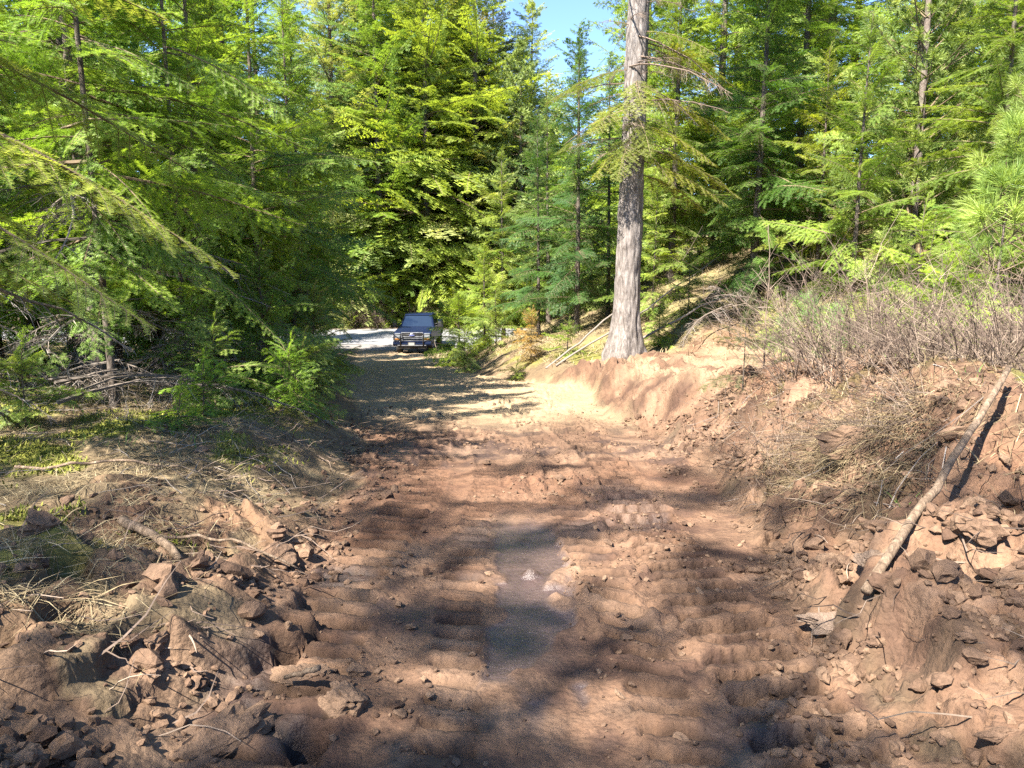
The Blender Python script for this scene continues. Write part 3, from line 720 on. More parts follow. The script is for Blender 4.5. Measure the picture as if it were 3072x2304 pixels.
grille = box_part('grille', (1.12,.06,.44), (0,.045,.965), T_BLACK, truck, .02)
for z in (.80,.89,.985,1.08): box_part('grille_bar', (1.08,.05,.042), (0,-.035,z-.965), T_CHROME, grille, .012).location = (0,-.035,z-.965)
for s in (-1, 1): box_part('grille_frame', (.05,.07,.46), (s*.555,-.03,0), T_CHROME, grille, .012)
box_part('grille_frame', (1.16,.07,.05), (0,-.03,.22), T_CHROME, grille, .012)
bm = bmesh.new(); bmesh.ops.create_uvsphere(bm, u_segments=20, v_segments=10, radius=1); bmesh.ops.scale(bm, vec=(.15,.03,.065), verts=bm.verts)
o = link('badge', bm_mesh('badge', bm, T_BADGE, smooth=True), grille); o.location = (0,-.075,.10)
bm = bmesh.new(); bmesh.ops.create_uvsphere(bm, u_segments=20, v_segments=10, radius=1); bmesh.ops.scale(bm, vec=(.165,.02,.078), verts=bm.verts)
o = link('badge_rim', bm_mesh('badge_rim', bm, T_CHROME, smooth=True), grille); o.location = (0,-.065,.10)
for s in (-1, 1):
    h = box_part('headlight', (.30,.08,.36), (s*.775,.07,.98), T_LAMP, truck, .03)
    box_part('turn_signal', (.30,.085,.09), (0,-.004,-.13), simple('amber_lens', (.22,.10,.03), .2) if s < 0 else bpy.data.materials['amber_lens'], h, .02)
    mr = box_part('mirror', (.22,.12,.30), (s*1.24,1.95,1.45), T_BLACK, truck, .035)
    tube_part('mirror_arm', [(-s*.1,0,.06),(-s*.29,.02,.02)], .02, T_BLACK, mr); tube_part('mirror_arm', [(-s*.1,0,-.08),(-s*.29,.02,-.10)], .02, T_BLACK, mr)
bp = extrude_x('bumper', [(-.10,.50),(-.16,.60),(-.15,.72),(.02,.75),(.10,.70),(.10,.50)], 1.0, T_PAINT, truck, .02)
box_part('bumper_lip', (1.5,.03,.05), (0,-.165,.535), T_CHROME, bp, .01)
box_part('air_dam', (1.5,.10,.14), (0,.02,.42), T_BLACK, truck, .02)
box_part('plate', (.31,.015,.15), (-.02,-.175,.61), T_PLATE, bp, .004); box_part('plate_holder', (.40,.012,.19), (-.02,-.166,.61), T_BLACK, bp, .004)
bg = empty('brush_guard', (0,0,0)); bg.parent = truck
for s in (-1, 1):
    tube_part('guard_upright', [(s*.60,-.20,.45),(s*.60,-.20,1.0),(s*.58,-.13,1.16)], .03, T_BLACK, bg)
    tube_part('guard_wing', [(s*.60,-.19,1.12),(s*.86,-.14,1.13),(s*.99,.02,1.10),(s*1.0,.05,.95),(s*.99,.02,.80),(s*.86,-.14,.78),(s*.60,-.19,.78)], .022, T_BLACK, bg)
    tube_part('guard_bar', [(s*.60,-.18,.96),(s*.90,-.10,.96)], .016, T_BLACK, bg)
tube_part('guard_bar', [(-.60,-.19,1.12),(.60,-.19,1.12)], .024, T_BLACK, bg)
tube_part('guard_bar', [(-.60,-.19,.78),(.60,-.19,.78)], .02, T_BLACK, bg)
box_part('chassis', (1.5,5.0,.22), (0,2.9,.56), T_UNDER, truck, .03)
box_part('front_axle', (1.6,.12,.14), (0,1.05,.42), T_UNDER, truck, .03)
def lathe_x(name, prof, mat, parent, k=28):
    n = len(prof); a = np.arange(k)*2*np.pi/k
    V = np.array([[px, pr*math.cos(q), pr*math.sin(q)] for q in a for (px, pr) in prof])
    Fq = [[i*n+j, i*n+j+1, ((i+1)%k)*n+j+1, ((i+1)%k)*n+j] for i in range(k) for j in range(n-1)]
    return link(name, mesh_np(name, V, Fq, [mat], None, True), parent)
for s in (-1, 1):
    for cy in (1.05, 4.72):
        w = empty('wheel', (s*.84, cy, .41)); w.parent = truck
        lathe_x('tyre', [(-.13,.22),(-.14,.30),(-.135,.385),(-.09,.41),(.09,.41),(.135,.385),(.14,.30),(.13,.22)], T_TYRE, w)
        lathe_x('rim', [(s*.09,.24),(s*.12,.22),(s*.08,.15),(s*.10,.08),(s*.13,.06),(s*.13,.0)], T_CHROME, w)
for (s, cy) in ((-1,1.05),(1,1.05),(-1,4.72),(1,4.72)):
    pass
box_part('tailgate', (1.9,.06,.55), (0,5.82,1.1), T_PAINT, truck, .02)

ORD = 'first second third fourth fifth sixth seventh eighth ninth tenth eleventh twelfth thirteenth fourteenth fifteenth sixteenth seventeenth eighteenth nineteenth twentieth'.split()
def ranks(items, key):
    """rank of every item from left to right as seen"""
    order = sorted(range(len(items)), key=lambda i: key(items[i])); r = [0]*len(items)
    for n, i in enumerate(order): r[i] = n
    return r
# ------------------------------------------------------------------ trees: left forest edge
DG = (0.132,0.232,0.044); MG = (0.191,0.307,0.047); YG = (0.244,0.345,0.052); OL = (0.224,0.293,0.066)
fir_tree(-4.5, 4.7, 6.0, 2.0, 1.6, 'fir at the left picture edge whose long drooping limb hangs in', OL, 0, .10, dead=14, dead_top=2.6,
         extra=((2.55, math.radians(20), 2.9, math.radians(-16), .1), (2.95, math.radians(42), 2.6, math.radians(-8), -.1), (2.1, math.radians(5), 2.4, math.radians(-20), .2), (3.4, math.radians(15), 2.3, math.radians(0), .0), (1.7, math.radians(50), 1.9, math.radians(-14), .0), (3.8, math.radians(30), 2.4, math.radians(4), .0)))
L0 = 'left forest edge'
fir_tree(-4.1, 7.5, 7.5, 1.5, 1.5, 'slender dark fir at the front of the left forest edge, bare twigs round its foot', MG, 0, .04, dead=14)
fir_tree(-5.3, 9.4, 8.5, 2.7, 1.8, 'fir with a pale sunlit trunk showing high at left', MG, 0, .085, dead=18, dead_top=3.4, bark=M_BARK_PALE)
fir_tree(-7.4, 8.2, 7.5, 1.8, 1.9, 'dark fir at the far left, partly cut by the picture edge', DG, 0, .10, dead=16)
fir_tree(-6.1, 6.9, 6.5, 2.0, 1.5, 'fir with yellowish sprays high in the upper left corner', OL, 0, .08, dead=12)
fir_tree(-4.5, 10.2, 8.0, 1.4, 1.7, 'thin fir with dark stem standing behind the small bright seedling at left', MG, 0, .045, dead=14)
fir_tree(-5.1, 12.3, 9.0, 1.4, 1.9, 'bushy fir in the middle of the left forest edge', MG, 0, .07, dead=10)
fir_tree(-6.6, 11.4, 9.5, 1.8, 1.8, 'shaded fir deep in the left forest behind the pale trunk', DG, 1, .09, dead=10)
fir_tree(-5.0, 14.6, 9.5, 1.4, 1.9, 'fir with layered bright sprays left of the dirt track', MG, 0, .07, dead=10)
fir_tree(-6.4, 16.2, 10.5, 1.3, 2.1, 'tall full fir rising out of the top left of the picture', YG, 1, .10, dead=8)
fir_tree(-5.5, 18.6, 9.5, 1.9, 2.0, 'fir with two bare lower stems at the bend of the track', MG, 1, .08, dead=12)
fir_tree(-6.1, 21.5, 10, 1.6, 2.1, 'dense fir left of the track beyond the bend', YG, 1, .10, dead=8)
fir_tree(-7.1, 25.0, 11.5, 1.6, 2.2, 'fir leaning its branches over the shaded track before the truck', MG, 1, .13, dead=8)
fir_tree(-8.4, 30.0, 15.5, 1.4, 2.3, 'farthest fir of the left row, beside the gravel road', MG, 1, .14, dead=8)
fir_tree(-12.2, 37.0, 15, 1.3, 2.3, 'fir standing at the mouth of the track left of the truck', DG, 1, .15, dead=6)
DEEP = ((-8.3,10.5,4,8.5),(-9.5,13.5,3,11),(-7.9,14.6,4,11),(-8.4,17.5,3,12),(-8.2,20.6,4,12.5),(-9.4,23.5,3,13.5),(-10.5,27.5,3,15),(-11.8,32,3,12.5),(-11.0,18.5,3,13),(-12.5,22.5,3,14),(-10.8,9.5,4,8.5),(-13.5,14,3,13),(-14,28,3,16),(-14.5,36,0,16),(-16.5,33,1,19),(-17,20,3,15),(-17,43,1,20),(-9.2,7.0,4,7.5),(-12.2,11.6,4,9.5),(-21,27,0,18),(-22,38,0,21),(-10.2,15.7,4,12),(-15.5,17.2,3,14),(-7.2,19.3,4,11.5),(-7.6,13.0,4,10),(-8.8,26.5,4,14))
NEARD = [t for t in DEEP if t[1] < 19]; FARD = [t for t in DEEP if t[1] >= 19]
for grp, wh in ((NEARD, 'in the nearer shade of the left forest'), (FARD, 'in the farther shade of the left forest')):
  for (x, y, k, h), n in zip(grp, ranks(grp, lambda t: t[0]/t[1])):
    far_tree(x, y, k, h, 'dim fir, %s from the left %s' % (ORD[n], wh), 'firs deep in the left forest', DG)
fir_tree(-3.05, 7.2, 0.62, .06, .42, 'small bright green fir seedling on the mossy left bank', (0.190,0.343,0.037), 0, .012, gap=.085, per=5, name='fir_sapling', cat='fir sapling')
fir_tree(-2.55, 8.4, .8, .05, .6, 'low bright fir sapling at the edge of the track, left', (0.179,0.318,0.037), 0, .014, gap=.10, per=5, name='fir_sapling', cat='fir sapling')
fir_tree(-3.5, 10.4, 2.1, .15, .95, 'young fir with bright tips half way along the left bank', (0.134,0.241,0.037), 0, .025, gap=.16, per=5, name='fir_sapling', cat='fir sapling')
fir_tree(-4.45, 16.2, 2.6, .2, .95, 'young fir overhanging the left edge of the track near the bend', (0.123,0.229,0.037), 0, .035, gap=.2, per=5, name='fir_sapling', cat='fir sapling')
fir_tree(-2.9, 6.3, .38, .04, .26, 'tiny fir seedling in front of the small bright one', (0.168,0.292,0.037), 0, .008, gap=.07, per=4, name='fir_sapling', cat='fir sapling')
fir_tree(-3.9, 9.0, 1.3, .1, .6, 'young fir in the shade between the front stems', (0.134,0.241,0.037), 0, .02, gap=.15, per=5, name='fir_sapling', cat='fir sapling')

# behind the camera, left: their shade dapples the foreground
for (x, y, h, zb, lab) in ((-7.6, -1.6, 14, 4.2, 'fir behind the camera beside the left bank'), (-6.3, -4.8, 15, 4.5, 'fir behind the camera left of the track'), (-4.2, -3.6, 14, 4.0, 'fir behind the camera nearest the left bank'), (-8.2, -5.2, 19, 6.0, 'tallest fir behind the camera'), (-5.2, -6.8, 17, 5.5, 'fir well behind the camera'),
    (-1.5, -5.2, 15, 5.0, 'fir behind the camera whose shade falls on the right bank')):
    fir_tree(x, y, h, zb, 2.5, lab, MG, 1, .07, gap=1.2, per=3)

# ------------------------------------------------------------------ big trunk and the trees round it
BX, BY = 2.76, 18.0
big = empty('fir_tree', (BX, BY, HZ(BX, BY)-.05)); big.rotation_euler = (0, math.radians(.7), 0); tag(big, 'big old fir with thick pale sunlit trunk on the bank right of the track', 'fir tree')
me, bcl = trunk_mesh('trunk', 27, .318, 5, M_BARK_BIG, 56, .07, .5, .004, .07, 26); link('trunk', me, big)
rs = np.random.RandomState(77)
BIGDEAD = [dead_branch(L, 600+i, c).mesh('dead_branch', [M_BRUSH]) for i, (L, c) in enumerate(((2.2, 34), (3.0, 44), (2.6, 40)))]
for i in range(46):
    z = 4.9+i*.125+rs.uniform(-.1, .1); o = link('dead_branch', BIGDEAD[i%3], big); s = rs.uniform(.4, .85)
    o.location = (*bcl(z)[:2], z); o.rotation_euler = (rs.uniform(-.5, .5), math.radians(rs.uniform(-8, 22)), rs.rand()*6.28); o.scale = (s, s*1.0, s)
for (z, az, ln, pt) in ((5.2,-1.9,1.9,-.45),(5.6,-1.4,1.6,-.5),(4.9,-2.5,1.5,-.4),(5.9,-2.2,1.9,-.3),(5.4,-.5,2.0,-.3),(6.1,.1,2.3,-.2),(5.0,-.9,1.5,-.55),(6.6,-2.8,2.2,-.2),(6.4,-1.7,1.5,-.5),(5.6,3.0,1.8,-.25),(7.2,.3,2.4,-.1),(7.4,-.8,2.0,-.2),(4.6,-.2,2.2,-.25),(4.3,.3,2.0,-.2),(4.9,.1,2.6,-.2)):
    k = int(np.argmin([abs(math.log(ln/q)) for q in LENS])); o = link('branch', FIR[(1, k, 1)], big); s = ln/LENS[k]*1.1
    o.location = (*bcl(z)[:2], z); o.rotation_euler = (rs.uniform(-.2, .2), -pt, az); o.scale = (s, s, s); o.color = (.17,.20,.035, 1)
for (z, az, ln, pt) in branch_slots(27, 11.5, 2.6, rs, .7, 5, .7):
    k = int(np.argmin([abs(math.log(ln/q)) for q in LENS])); o = link('branch', FIR[(1, k, 0)], big); s = ln/LENS[k]
    o.location = (*bcl(z)[:2], z); o.rotation_euler = (0, -pt, az); o.scale = (s, s, s); o.color = (*OL, 1)

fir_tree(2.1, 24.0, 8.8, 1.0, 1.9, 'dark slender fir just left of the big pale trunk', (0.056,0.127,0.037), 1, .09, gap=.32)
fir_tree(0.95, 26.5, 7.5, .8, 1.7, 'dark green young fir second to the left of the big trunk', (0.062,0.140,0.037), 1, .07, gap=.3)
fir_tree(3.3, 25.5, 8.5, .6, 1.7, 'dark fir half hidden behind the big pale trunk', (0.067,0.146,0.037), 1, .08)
fir_tree(1.5, 30.5, 9.0, .8, 2.0, 'fir in the gap left of the dark slender one', (0.112,0.191,0.037), 1, .1)
fir_tree(-.4, 36, 9.0, .6, 2.2, 'yellow green fir above the bank beyond the bushy sapling', (0.190,0.267,0.044), 1, .1, per=6)
fir_tree(-2.1, 29.5, 2.9, .15, 1.7, 'bright bushy young fir to the right of the truck', (0.235,0.343,0.037), 1, .05, gap=.2, per=6, name='fir_sapling', cat='fir sapling')
fir_tree(-1.2, 32.5, 4.6, .2, 1.5, 'taller bright young fir behind the bushy one beside the truck', (0.213,0.305,0.037), 1, .06, gap=.24, per=6, name='fir_sapling', cat='fir sapling')
fir_tree(0.55, 21.2, 1.5, .1, .6, 'rusty brown dying fir sapling on the bank', (.30,.21,.07), 1, .02, gap=.14, name='fir_sapling', cat='fir sapling')
fir_tree(1.55, 20.6, 1.0, .08, .6, 'small green fir sapling beside the fallen poles', (0.168,0.267,0.037), 1, .02, gap=.14, name='fir_sapling', cat='fir sapling')
fir_tree(0.1, 20.0, .5, .05, .4, 'tiny yellow green fir at the foot of the brown sapling', (0.224,0.305,0.050), 1, .015, gap=.1, name='fir_sapling', cat='fir sapling')
fir_tree(4.2, 22.2, 4.2, .2, 1.0, 'light green young fir right behind the big trunk', (0.213,0.305,0.056), 1, .04, gap=.22, name='fir_sapling', cat='fir sapling')
fir_tree(3.9, 19.6, 1.1, .06, .6, 'knee high fir to the right of the big trunk', (0.202,0.318,0.050), 1, .02, gap=.13, name='fir_sapling', cat='fir sapling')

# ------------------------------------------------------------------ right hand trees
fir_tree(6.7, 20.8, 11, .6, 2.3, 'broad dark fir with shaded skirt above the cut bank', (0.106,0.203,0.044), 1, .12, gap=.3, per=6)
fir_tree(5.4, 25.5, 12, .8, 2.3, 'fir directly right of the big trunk, full to the ground', (0.168,0.254,0.044), 1, .13, gap=.34, per=6)
fir_tree(8.6, 23.0, 13, 1.2, 2.4, 'tall fir behind the cleared spur', (0.157,0.254,0.044), 1, .14, gap=.36, per=6)
fir_tree(8.1, 19.9, 6.5, 1.6, 1.7, 'fir with yellowish sprays above the grassy slope', (0.213,0.279,0.044), 1, .07, gap=.27)
pine_tree(9.7, 18.3, 14, 2.0, 2.0, 'pine with pale upper trunk in the right hand trees', (0.213,0.279,0.075), 1, .12, gap=.4, per=5)
fir_tree(9.9, 15.4, 10, .9, 2.0, 'fir with a thin dark stem at the upper right', (0.168,0.254,0.044), 0, .08, gap=.33, per=6)
fir_tree(12.2, 18.5, 12, .8, 2.3, 'fir behind the thin dark stem at right', (0.157,0.254,0.044), 1, .11, per=6)
fir_tree(10.4, 12.6, 8, .6, 1.9, 'bright fir at the right picture edge', (0.190,0.292,0.044), 0, .08, gap=.3, per=6)
fir_tree(7.6, 16.6, 7, .5, 1.7, 'fir in the middle of the right hand trees, behind the brush', (0.168,0.267,0.044), 0, .07, gap=.3, per=6)
fir_tree(11.2, 21.5, 12, .8, 2.4, 'full fir uphill of the pale pine', (0.146,0.241,0.044), 1, .12, per=6)
pine_tree(5.9, 9.1, 2.5, 1.0, .62, 'young pine with a bare thin stem and long needle tufts, right', (0.224,0.318,0.075), 0, .024, gap=.3, per=5, up=28, name='pine_sapling')
pine_tree(7.3, 10.6, 5.0, .9, 1.2, 'loose young pine behind the thin stemmed one at right', (0.213,0.292,0.075), 0, .04, gap=.34, per=5)
fir_tree(5.2, 9.0, 1.35, .08, .65, 'low bright fir among the bare brush at right', (0.246,0.368,0.037), 0, .022, gap=.13, name='fir_sapling', cat='fir sapling')
fir_tree(6.4, 11.8, 2.4, .15, .9, 'half grown bright fir uphill of the brush', (0.213,0.330,0.044), 0, .03, gap=.18, name='fir_sapling', cat='fir sapling')
fir_tree(8.4, 13.2, 3.4, .2, 1.1, 'bushy bright fir left of the loose young pine', (0.202,0.318,0.044), 0, .04, gap=.2, name='fir_sapling', cat='fir sapling')
pine_tree(4.05, 10.0, .75, .25, .55, 'low pine seedling with blue green tufts at the edge of the brush', (0.179,0.305,0.100), 0, .018, gap=.2, per=4, up=5, name='pine_seedling')
STAND = ((7.5,28,3,15),(11,27.0,3,16),(14,24,3,14),(16,19,3,13),(4.6,30.5,3,14),(13.5,31,1,18),(17.5,27,1,18),(9.5,33,0,19),(20,22,1,17),(6.3,36,1,18),(19,33,0,20),(24,28,0,20),(13.6,14.4,4,11),(13,40,0,22),(3.2,37,3,14),(22,40,0,22),(14.5,20.5,3,13),(6.3,30.2,4,13),(12,33.5,0,18))
for (x, y, k, h), n in zip(STAND, ranks(STAND, lambda t: t[0]/t[1])):
    far_tree(x, y, k, h, 'sunlit fir, %s from the left in the stand behind the right hand trees' % ORD[n], 'firs on the right hand slope', (0.168,0.254,0.044))

for (x, y, h, rd, lab) in ((-1.6, 24.6, 1.6, .8, 'low lime green fir on the bank top above the bend'), (-.6, 27.6, 2.4, 1.0, 'lime green fir left of the dark young fir'), (4.9, 20.6, 1.8, .8, 'fir sapling by the end of the fallen poles'), (6.2, 17.6, 1.3, .6, 'fir sapling at the foot of the cut bank'),
    (7.2, 14.6, 2.2, .8, 'fir sapling on the grassy slope above the brush'), (5.0, 12.6, .9, .5, 'small fir sapling at the back of the brush'), (8.9, 11.4, 2.6, .9, 'fir sapling beside the right picture edge'), (3.0, 28.5, 3.0, 1.1, 'pale green fir filling the gap behind the big trunk'), (4.8, 28.0, 5.0, 1.5, 'light green fir right of the gap behind the big trunk')):
    fir_tree(x, y, h, .12, rd, lab, (0.216,0.302,0.073), 1 if y > 14 else 0, .012*h, gap=.07*h+.05, per=5, name='fir_sapling', cat='fir sapling')
for (x, y, h, rd, lab) in ((-3.25, 8.0, 1.0, .55, 'fir seedling close behind the small bright one on the left bank'), (-2.75, 9.6, .9, .6, 'fir sapling leaning over the left track edge'), (-3.3, 12.2, 1.7, .8, 'fir sapling at the left track edge before the bend'), (-3.6, 13.8, 1.4, .7, 'fir sapling second before the bend on the left'), (-4.3, 6.4, .8, .45, 'fir seedling among the dead branches at far left')):
    fir_tree(x, y, h, .06, rd, lab, (0.184,0.276,0.059), 0, .013*h, gap=.06*h+.05, per=5, name='fir_sapling', cat='fir sapling')

# ------------------------------------------------------------------ forest wall beyond the gravel road
rs = random.Random(5)
GW = 'firs of the forest wall beyond the road'
for (x, y, k, h, lab, c) in (
    (-6.8, 61, 0, 32, 'tall bright fir behind the truck, left of centre in the forest wall', (0.213,0.286,0.050)),
    (-3.0, 62.5, 0, 33, 'tallest fir of the forest wall, right behind the bushy sapling', (0.202,0.279,0.050)),
    (-10.5, 60.5, 1, 30, 'fir at the left end of the visible forest wall', (0.179,0.267,0.050)),
    (0.6, 61, 5, 22, 'rounded pine beside the blue gap of sky', (0.246,0.305,0.100))):
    far_tree(x, y, k, h, lab, GW, c, 'pine_tree' if k == 5 else 'fir_tree', 'pine tree' if k == 5 else 'fir tree', 1.2)
WALL = ((1.5,66.5,0,27),(3.0,64,1,20.5),(-8.9,64,1,32),(-12.6,65.5,0,33),(-4.9,66.5,0,33),(-1.4,66,1,27),(-6.9,72,1,34),(-10.6,74,0,34),(-14.6,76,1,34),(9.6,70,0,17),(-14.5,62,0,31),(-8.5,68,1,28),(-12.5,70,0,30),(-4.8,70,2,28),(-.8,68,1,24),(3.6,66,5,17),(7.5,63,1,17),(11.5,66,1,18),(16,64,0,22),(21,68,0,24),(-17,72,0,29),(5.5,75,1,16),(1.5,78,5,18),(10.5,78,1,17),(-9.5,80,0,30),(-3.0,82,2,28),(15.5,80,0,20),(-5.8,90,0,30),(6,90,0,16),(12,94,0,17),(-5.2,65.5,1,25),(-1.6,64.5,3,19),(2.6,62.5,3,14),(5.6,67.5,3,13))
W1 = [t for t in WALL if t[1] < 68]; W2 = [t for t in WALL if t[1] >= 68]
for grp, wh in ((W1, 'front rank'), (W2, 'back rank')):
  for (x, y, k, h), n in zip(grp, ranks(grp, lambda t: t[0]/t[1])):
    far_tree(x, y, k, h, 'sunlit fir, %s from the left in the %s of the far forest wall' % (ORD[n], wh), GW, (.245+rs.uniform(-.05,.05), .305+rs.uniform(-.05,.04), .105), wide=1.25)
VERGE = ((-9.6,59.6,4.2),(-6.6,59.4,3.2),(-4.3,59.8,5.0),(-12.4,59.8,4.5),(-1.6,60.2,4.2),(-15.5,60,5),(1.2,60,5.5),(-8.0,60.2,2.6),(-3.1,60.3,3.0),(4.0,60.4,5.0))
for (x, y, h), n in zip(VERGE, ranks(VERGE, lambda t: t[0]/t[1])):
    far_tree(x, y, 6, h, 'young bright fir, %s from the left on the far verge of the road' % ORD[n], 'young firs along the far verge', (0.246,0.330,0.044), 'fir_sapling', 'fir sapling')

# ------------------------------------------------------------------ soil clods and stones
def ico(sub):
    bm = bmesh.new(); bmesh.ops.create_icosphere(bm, subdivisions=sub, radius=1)
    bm.verts.ensure_lookup_table(); V = np.array([v.co[:] for v in bm.verts]); F = np.array([[v.index for v in f.verts] for f in bm.faces]); bm.free(); return V, F
ICO = {s: ico(s) for s in (1, 2, 3, 4)}
def clod_shape(seed, sub=2, cuts=7, rough=.16, flat=.75):
    rs = np.random.RandomState(seed); V, F = ICO[sub]; V = V.copy()
    f = 1+rough*(perlin(V[:,0]*1.7+seed, V[:,1]*1.7+V[:,2], seed)+.6*perlin(V[:,1]*3.4+seed, V[:,2]*3.4, seed+1)+.5*perlin(V[:,2]*6+seed, V[:,0]*6, seed+2))
    fine = .09*perlin(V[:,0]*7+V[:,2]*3+seed, V[:,1]*7-V[:,2]*4, seed+7)+.05*perlin(V[:,0]*14-V[:,2]*5, V[:,1]*14+V[:,2]*9+seed, seed+8)
    V = V*f[:,None]
    for k in range(cuts):
        n = unit(rs.randn(3)); d = rs.uniform(.55, .9); q = V@n-d; V = V-np.clip(q, 0, None)[:,None]*n*.9
    if sub > 2: V = V*(1+fine)[:,None]
    V = V*np.array([rs.uniform(.8, 1.25), rs.uniform(.7, 1.1), flat*rs.uniform(.7, 1.1)])
    return V, F
def scatter(name, pts, sizes, shapes, mat, rs, sink=.25, tilt=.6):
    b = Buf(); X = pts[:,0]; Y = pts[:,1]; Z = ground(X, Y); pick = rs.randint(len(shapes), size=len(X))
    for q, (V, F) in enumerate(shapes):
        I = np.where(pick == q)[0]; n = len(I)
        if not n: continue
        a = rs.rand(n)*6.28; tx = rs.uniform(-tilt, tilt, n); ty = rs.uniform(-tilt, tilt, n)
        P = V[None]*sizes[I][:,None,None]
        x, y, z = P[...,0], P[...,1], P[...,2]
        y, z = y*np.cos(tx)[:,None]-z*np.sin(tx)[:,None], y*np.sin(tx)[:,None]+z*np.cos(tx)[:,None]
        x, z = x*np.cos(ty)[:,None]+z*np.sin(ty)[:,None], -x*np.sin(ty)[:,None]+z*np.cos(ty)[:,None]
        x, y = x*np.cos(a)[:,None]-y*np.sin(a)[:,None], x*np.sin(a)[:,None]+y*np.cos(a)[:,None]
        W = np.stack([x+X[I][:,None], y+Y[I][:,None], z+(Z[I]+sizes[I]*(.75-sink*2))[:,None]], -1)
        b.add(W.reshape(-1, 3), (F[None]+np.arange(n)[:,None,None]*len(V)).reshape(-1, 3), 0, np.repeat(np.clip(.5+.28*rs.randn(n), 0, 1), len(V)))
    return link(name, b.mesh(name, [mat]))
rs = np.random.RandomState(21)
S1 = [clod_shape(800+i, 1, 4, .35) for i in range(16)]; S2 = [clod_shape(830+i, 2, 7, .5) for i in range(14)]
P = np.stack([rs.uniform(-5.5, 5.5, 420000), 1.75+11.5*rs.rand(420000)**1.9], 1); P = P[np.abs(P[:,0]) < .74*P[:,1]+.3]
_, k = terrain(P[:,0], P[:,1], False)
edge = np.exp(-(np.minimum(np.abs(k['sl']), np.abs(k['sr']))/.45)**2)
clump = sst(-.1, .5, fbm(P[:,0]*1.6, P[:,1]*1.6, 3, 90))
wgt = (k['churn']*.75+edge*.5+.55*k['track']*(.25+.75*k['rough'])*(1-k['slick']))*(.12+.88*clump)*(1-.9*k['spur'])*(1-.8*sst(9, 11.5, P[:,1]))*np.where(k['sl'] > .1, .45, 1.0)
acc = rs.rand(len(P)) < wgt*.26
P = P[acc]; ch = np.clip(k['churn']+edge*.6, 0, 1)[acc]
sz = np.exp(rs.randn(len(P))*.55)*(.0075+.0095*ch)
bigm = sz > .026
o = scatter('soil_clods', P[bigm][:2200], np.minimum(sz[bigm][:2200], .075), S2, M_CLOD, rs, .2)
tag(o, 'loose brown soil clods strewn over track and banks', 'soil clods', kind='stuff')
o = scatter('soil_crumbs', P[~bigm][:19000], sz[~bigm][:19000], S1, M_CLOD, rs, .2)
tag(o, 'fine soil crumbs scattered over the churned dirt', 'soil crumbs', kind='stuff')
def clod(name, x, y, s, seed, label, cat, mat=M_CLOD, scale=(1,1,1), rz=0, tilt=(0,0), group=None, sub=4, sink=.42, tint=.5, cuts=9):
    V, F = clod_shape(seed, sub, cuts, .42, .8)
    b = Buf(); b.add(V*s*np.array(scale), F, 0, tint); o = link(name, b.mesh(name, [mat]))
    o.location = (x, y, HZ(x, y)+s*scale[2]*(.8-sink*2)); o.rotation_euler = (*tilt, rz)
    return tag(o, label, cat, group)
clod('soil_clod', -.62, 2.55, .12, 1, 'tall wedge of soil standing beside the track, nearest the lower left', 'clod', scale=(1,.75,1.15), tint=.75)
clod('soil_clod', -.86, 2.78, .085, 2, 'crumbly pale clod lying flat on the track, left of the wet strip', 'clod', scale=(1.3,.9,.6), tint=.8)
clod('soil_clod', -1.02, 2.33, .15, 3, 'knobbly ridge of torn soil at the bottom edge, left', 'clod', scale=(1.3,.7,.8), rz=.7, tint=.7)
clod('stone', -.86, 2.42, .05, 4, 'flat grey stone half sunk in the shaded soil, lower left', 'stone', M_STONE, (1.2,1,.55), tint=.4)
clod('soil_clod', 2.42, 2.75, .22, 6, 'large mud block beyond the cracked plate, right', 'clod', scale=(1.3,1,.55), rz=.6, tint=.75)
clod('stone', 1.72, 3.35, .085, 7, 'pale angular stone left of the pole foot', 'stone', M_STONE, (1.2,.8,.7), rz=.3, tint=.8)
clod('stone', 2.4, 3.5, .11, 8, 'pale stone right of the leaning pole', 'stone', M_STONE, (1.1,.9,.8), rz=.9, tint=.9)
clod('stone', 2.85, 3.6, .15, 9, 'big grey brown stone at the right edge above the mud block', 'stone', M_STONE, (1.2,.9,.8), tint=.6)
clod('stone', 1.45, 3.15, .09, 10, 'pale rounded stone at the foot of the right bank', 'stone', M_STONE, (1.2,1,.6), tint=.8)
clod('soil_clod', 1.55, 2.15, .055, 11, 'brick shaped clod pressed out by the machine track, lower right', 'clod', scale=(1.8,.7,.7), tint=.35)
clod('soil_clod', -1.75, 3.35, .11, 12, 'block of soil broken from the left bank', 'clod', scale=(1.2,.9,.8), tint=.7)
clod('soil_clod', -2.15, 3.25, .11, 13, 'upright block at the far left of the broken bank', 'clod', scale=(.8,.9,1.1), tint=.7)
clod('soil_clod', -2.45, 3.55, .12, 14, 'rounded block at the left picture edge', 'clod', scale=(1,.9,.9), tint=.65)
clod('soil_clod', 2.4, 4.9, .26, 15, 'matted lump of soil crowning the right bank', 'clod', scale=(1.2,.9,.8), tint=.6)
clod('soil_clod', -1.45, 7.2, .22, 16, 'dark root filled sod at the left edge of the track', 'clod', scale=(1,.9,.8), tint=.15)
rs = np.random.RandomState(5); c = 0
while c < 30:
    x = rs.uniform(1.3, 3.4); y = rs.uniform(2.2, 6.5)
    kk = terrain(np.array([x]), np.array([y]), False)[1]
    if kk['sr'][0] < .02 or abs(x/y) > .72: continue
    clod('soil_clod', x, y, rs.uniform(.04, .10), 20+c, 'fist sized clod in the %s of the churned right bank' % ('lower face' if kk['sr'][0] < .5 else 'middle face' if kk['sr'][0] < 1.1 else 'upper edge'), 'clod', scale=(1, rs.uniform(.7, 1), rs.uniform(.6, .95)), rz=rs.rand()*6, group='clods of the right bank', sub=3, tint=np.clip(.55+.25*rs.randn(), 0, 1)); c += 1
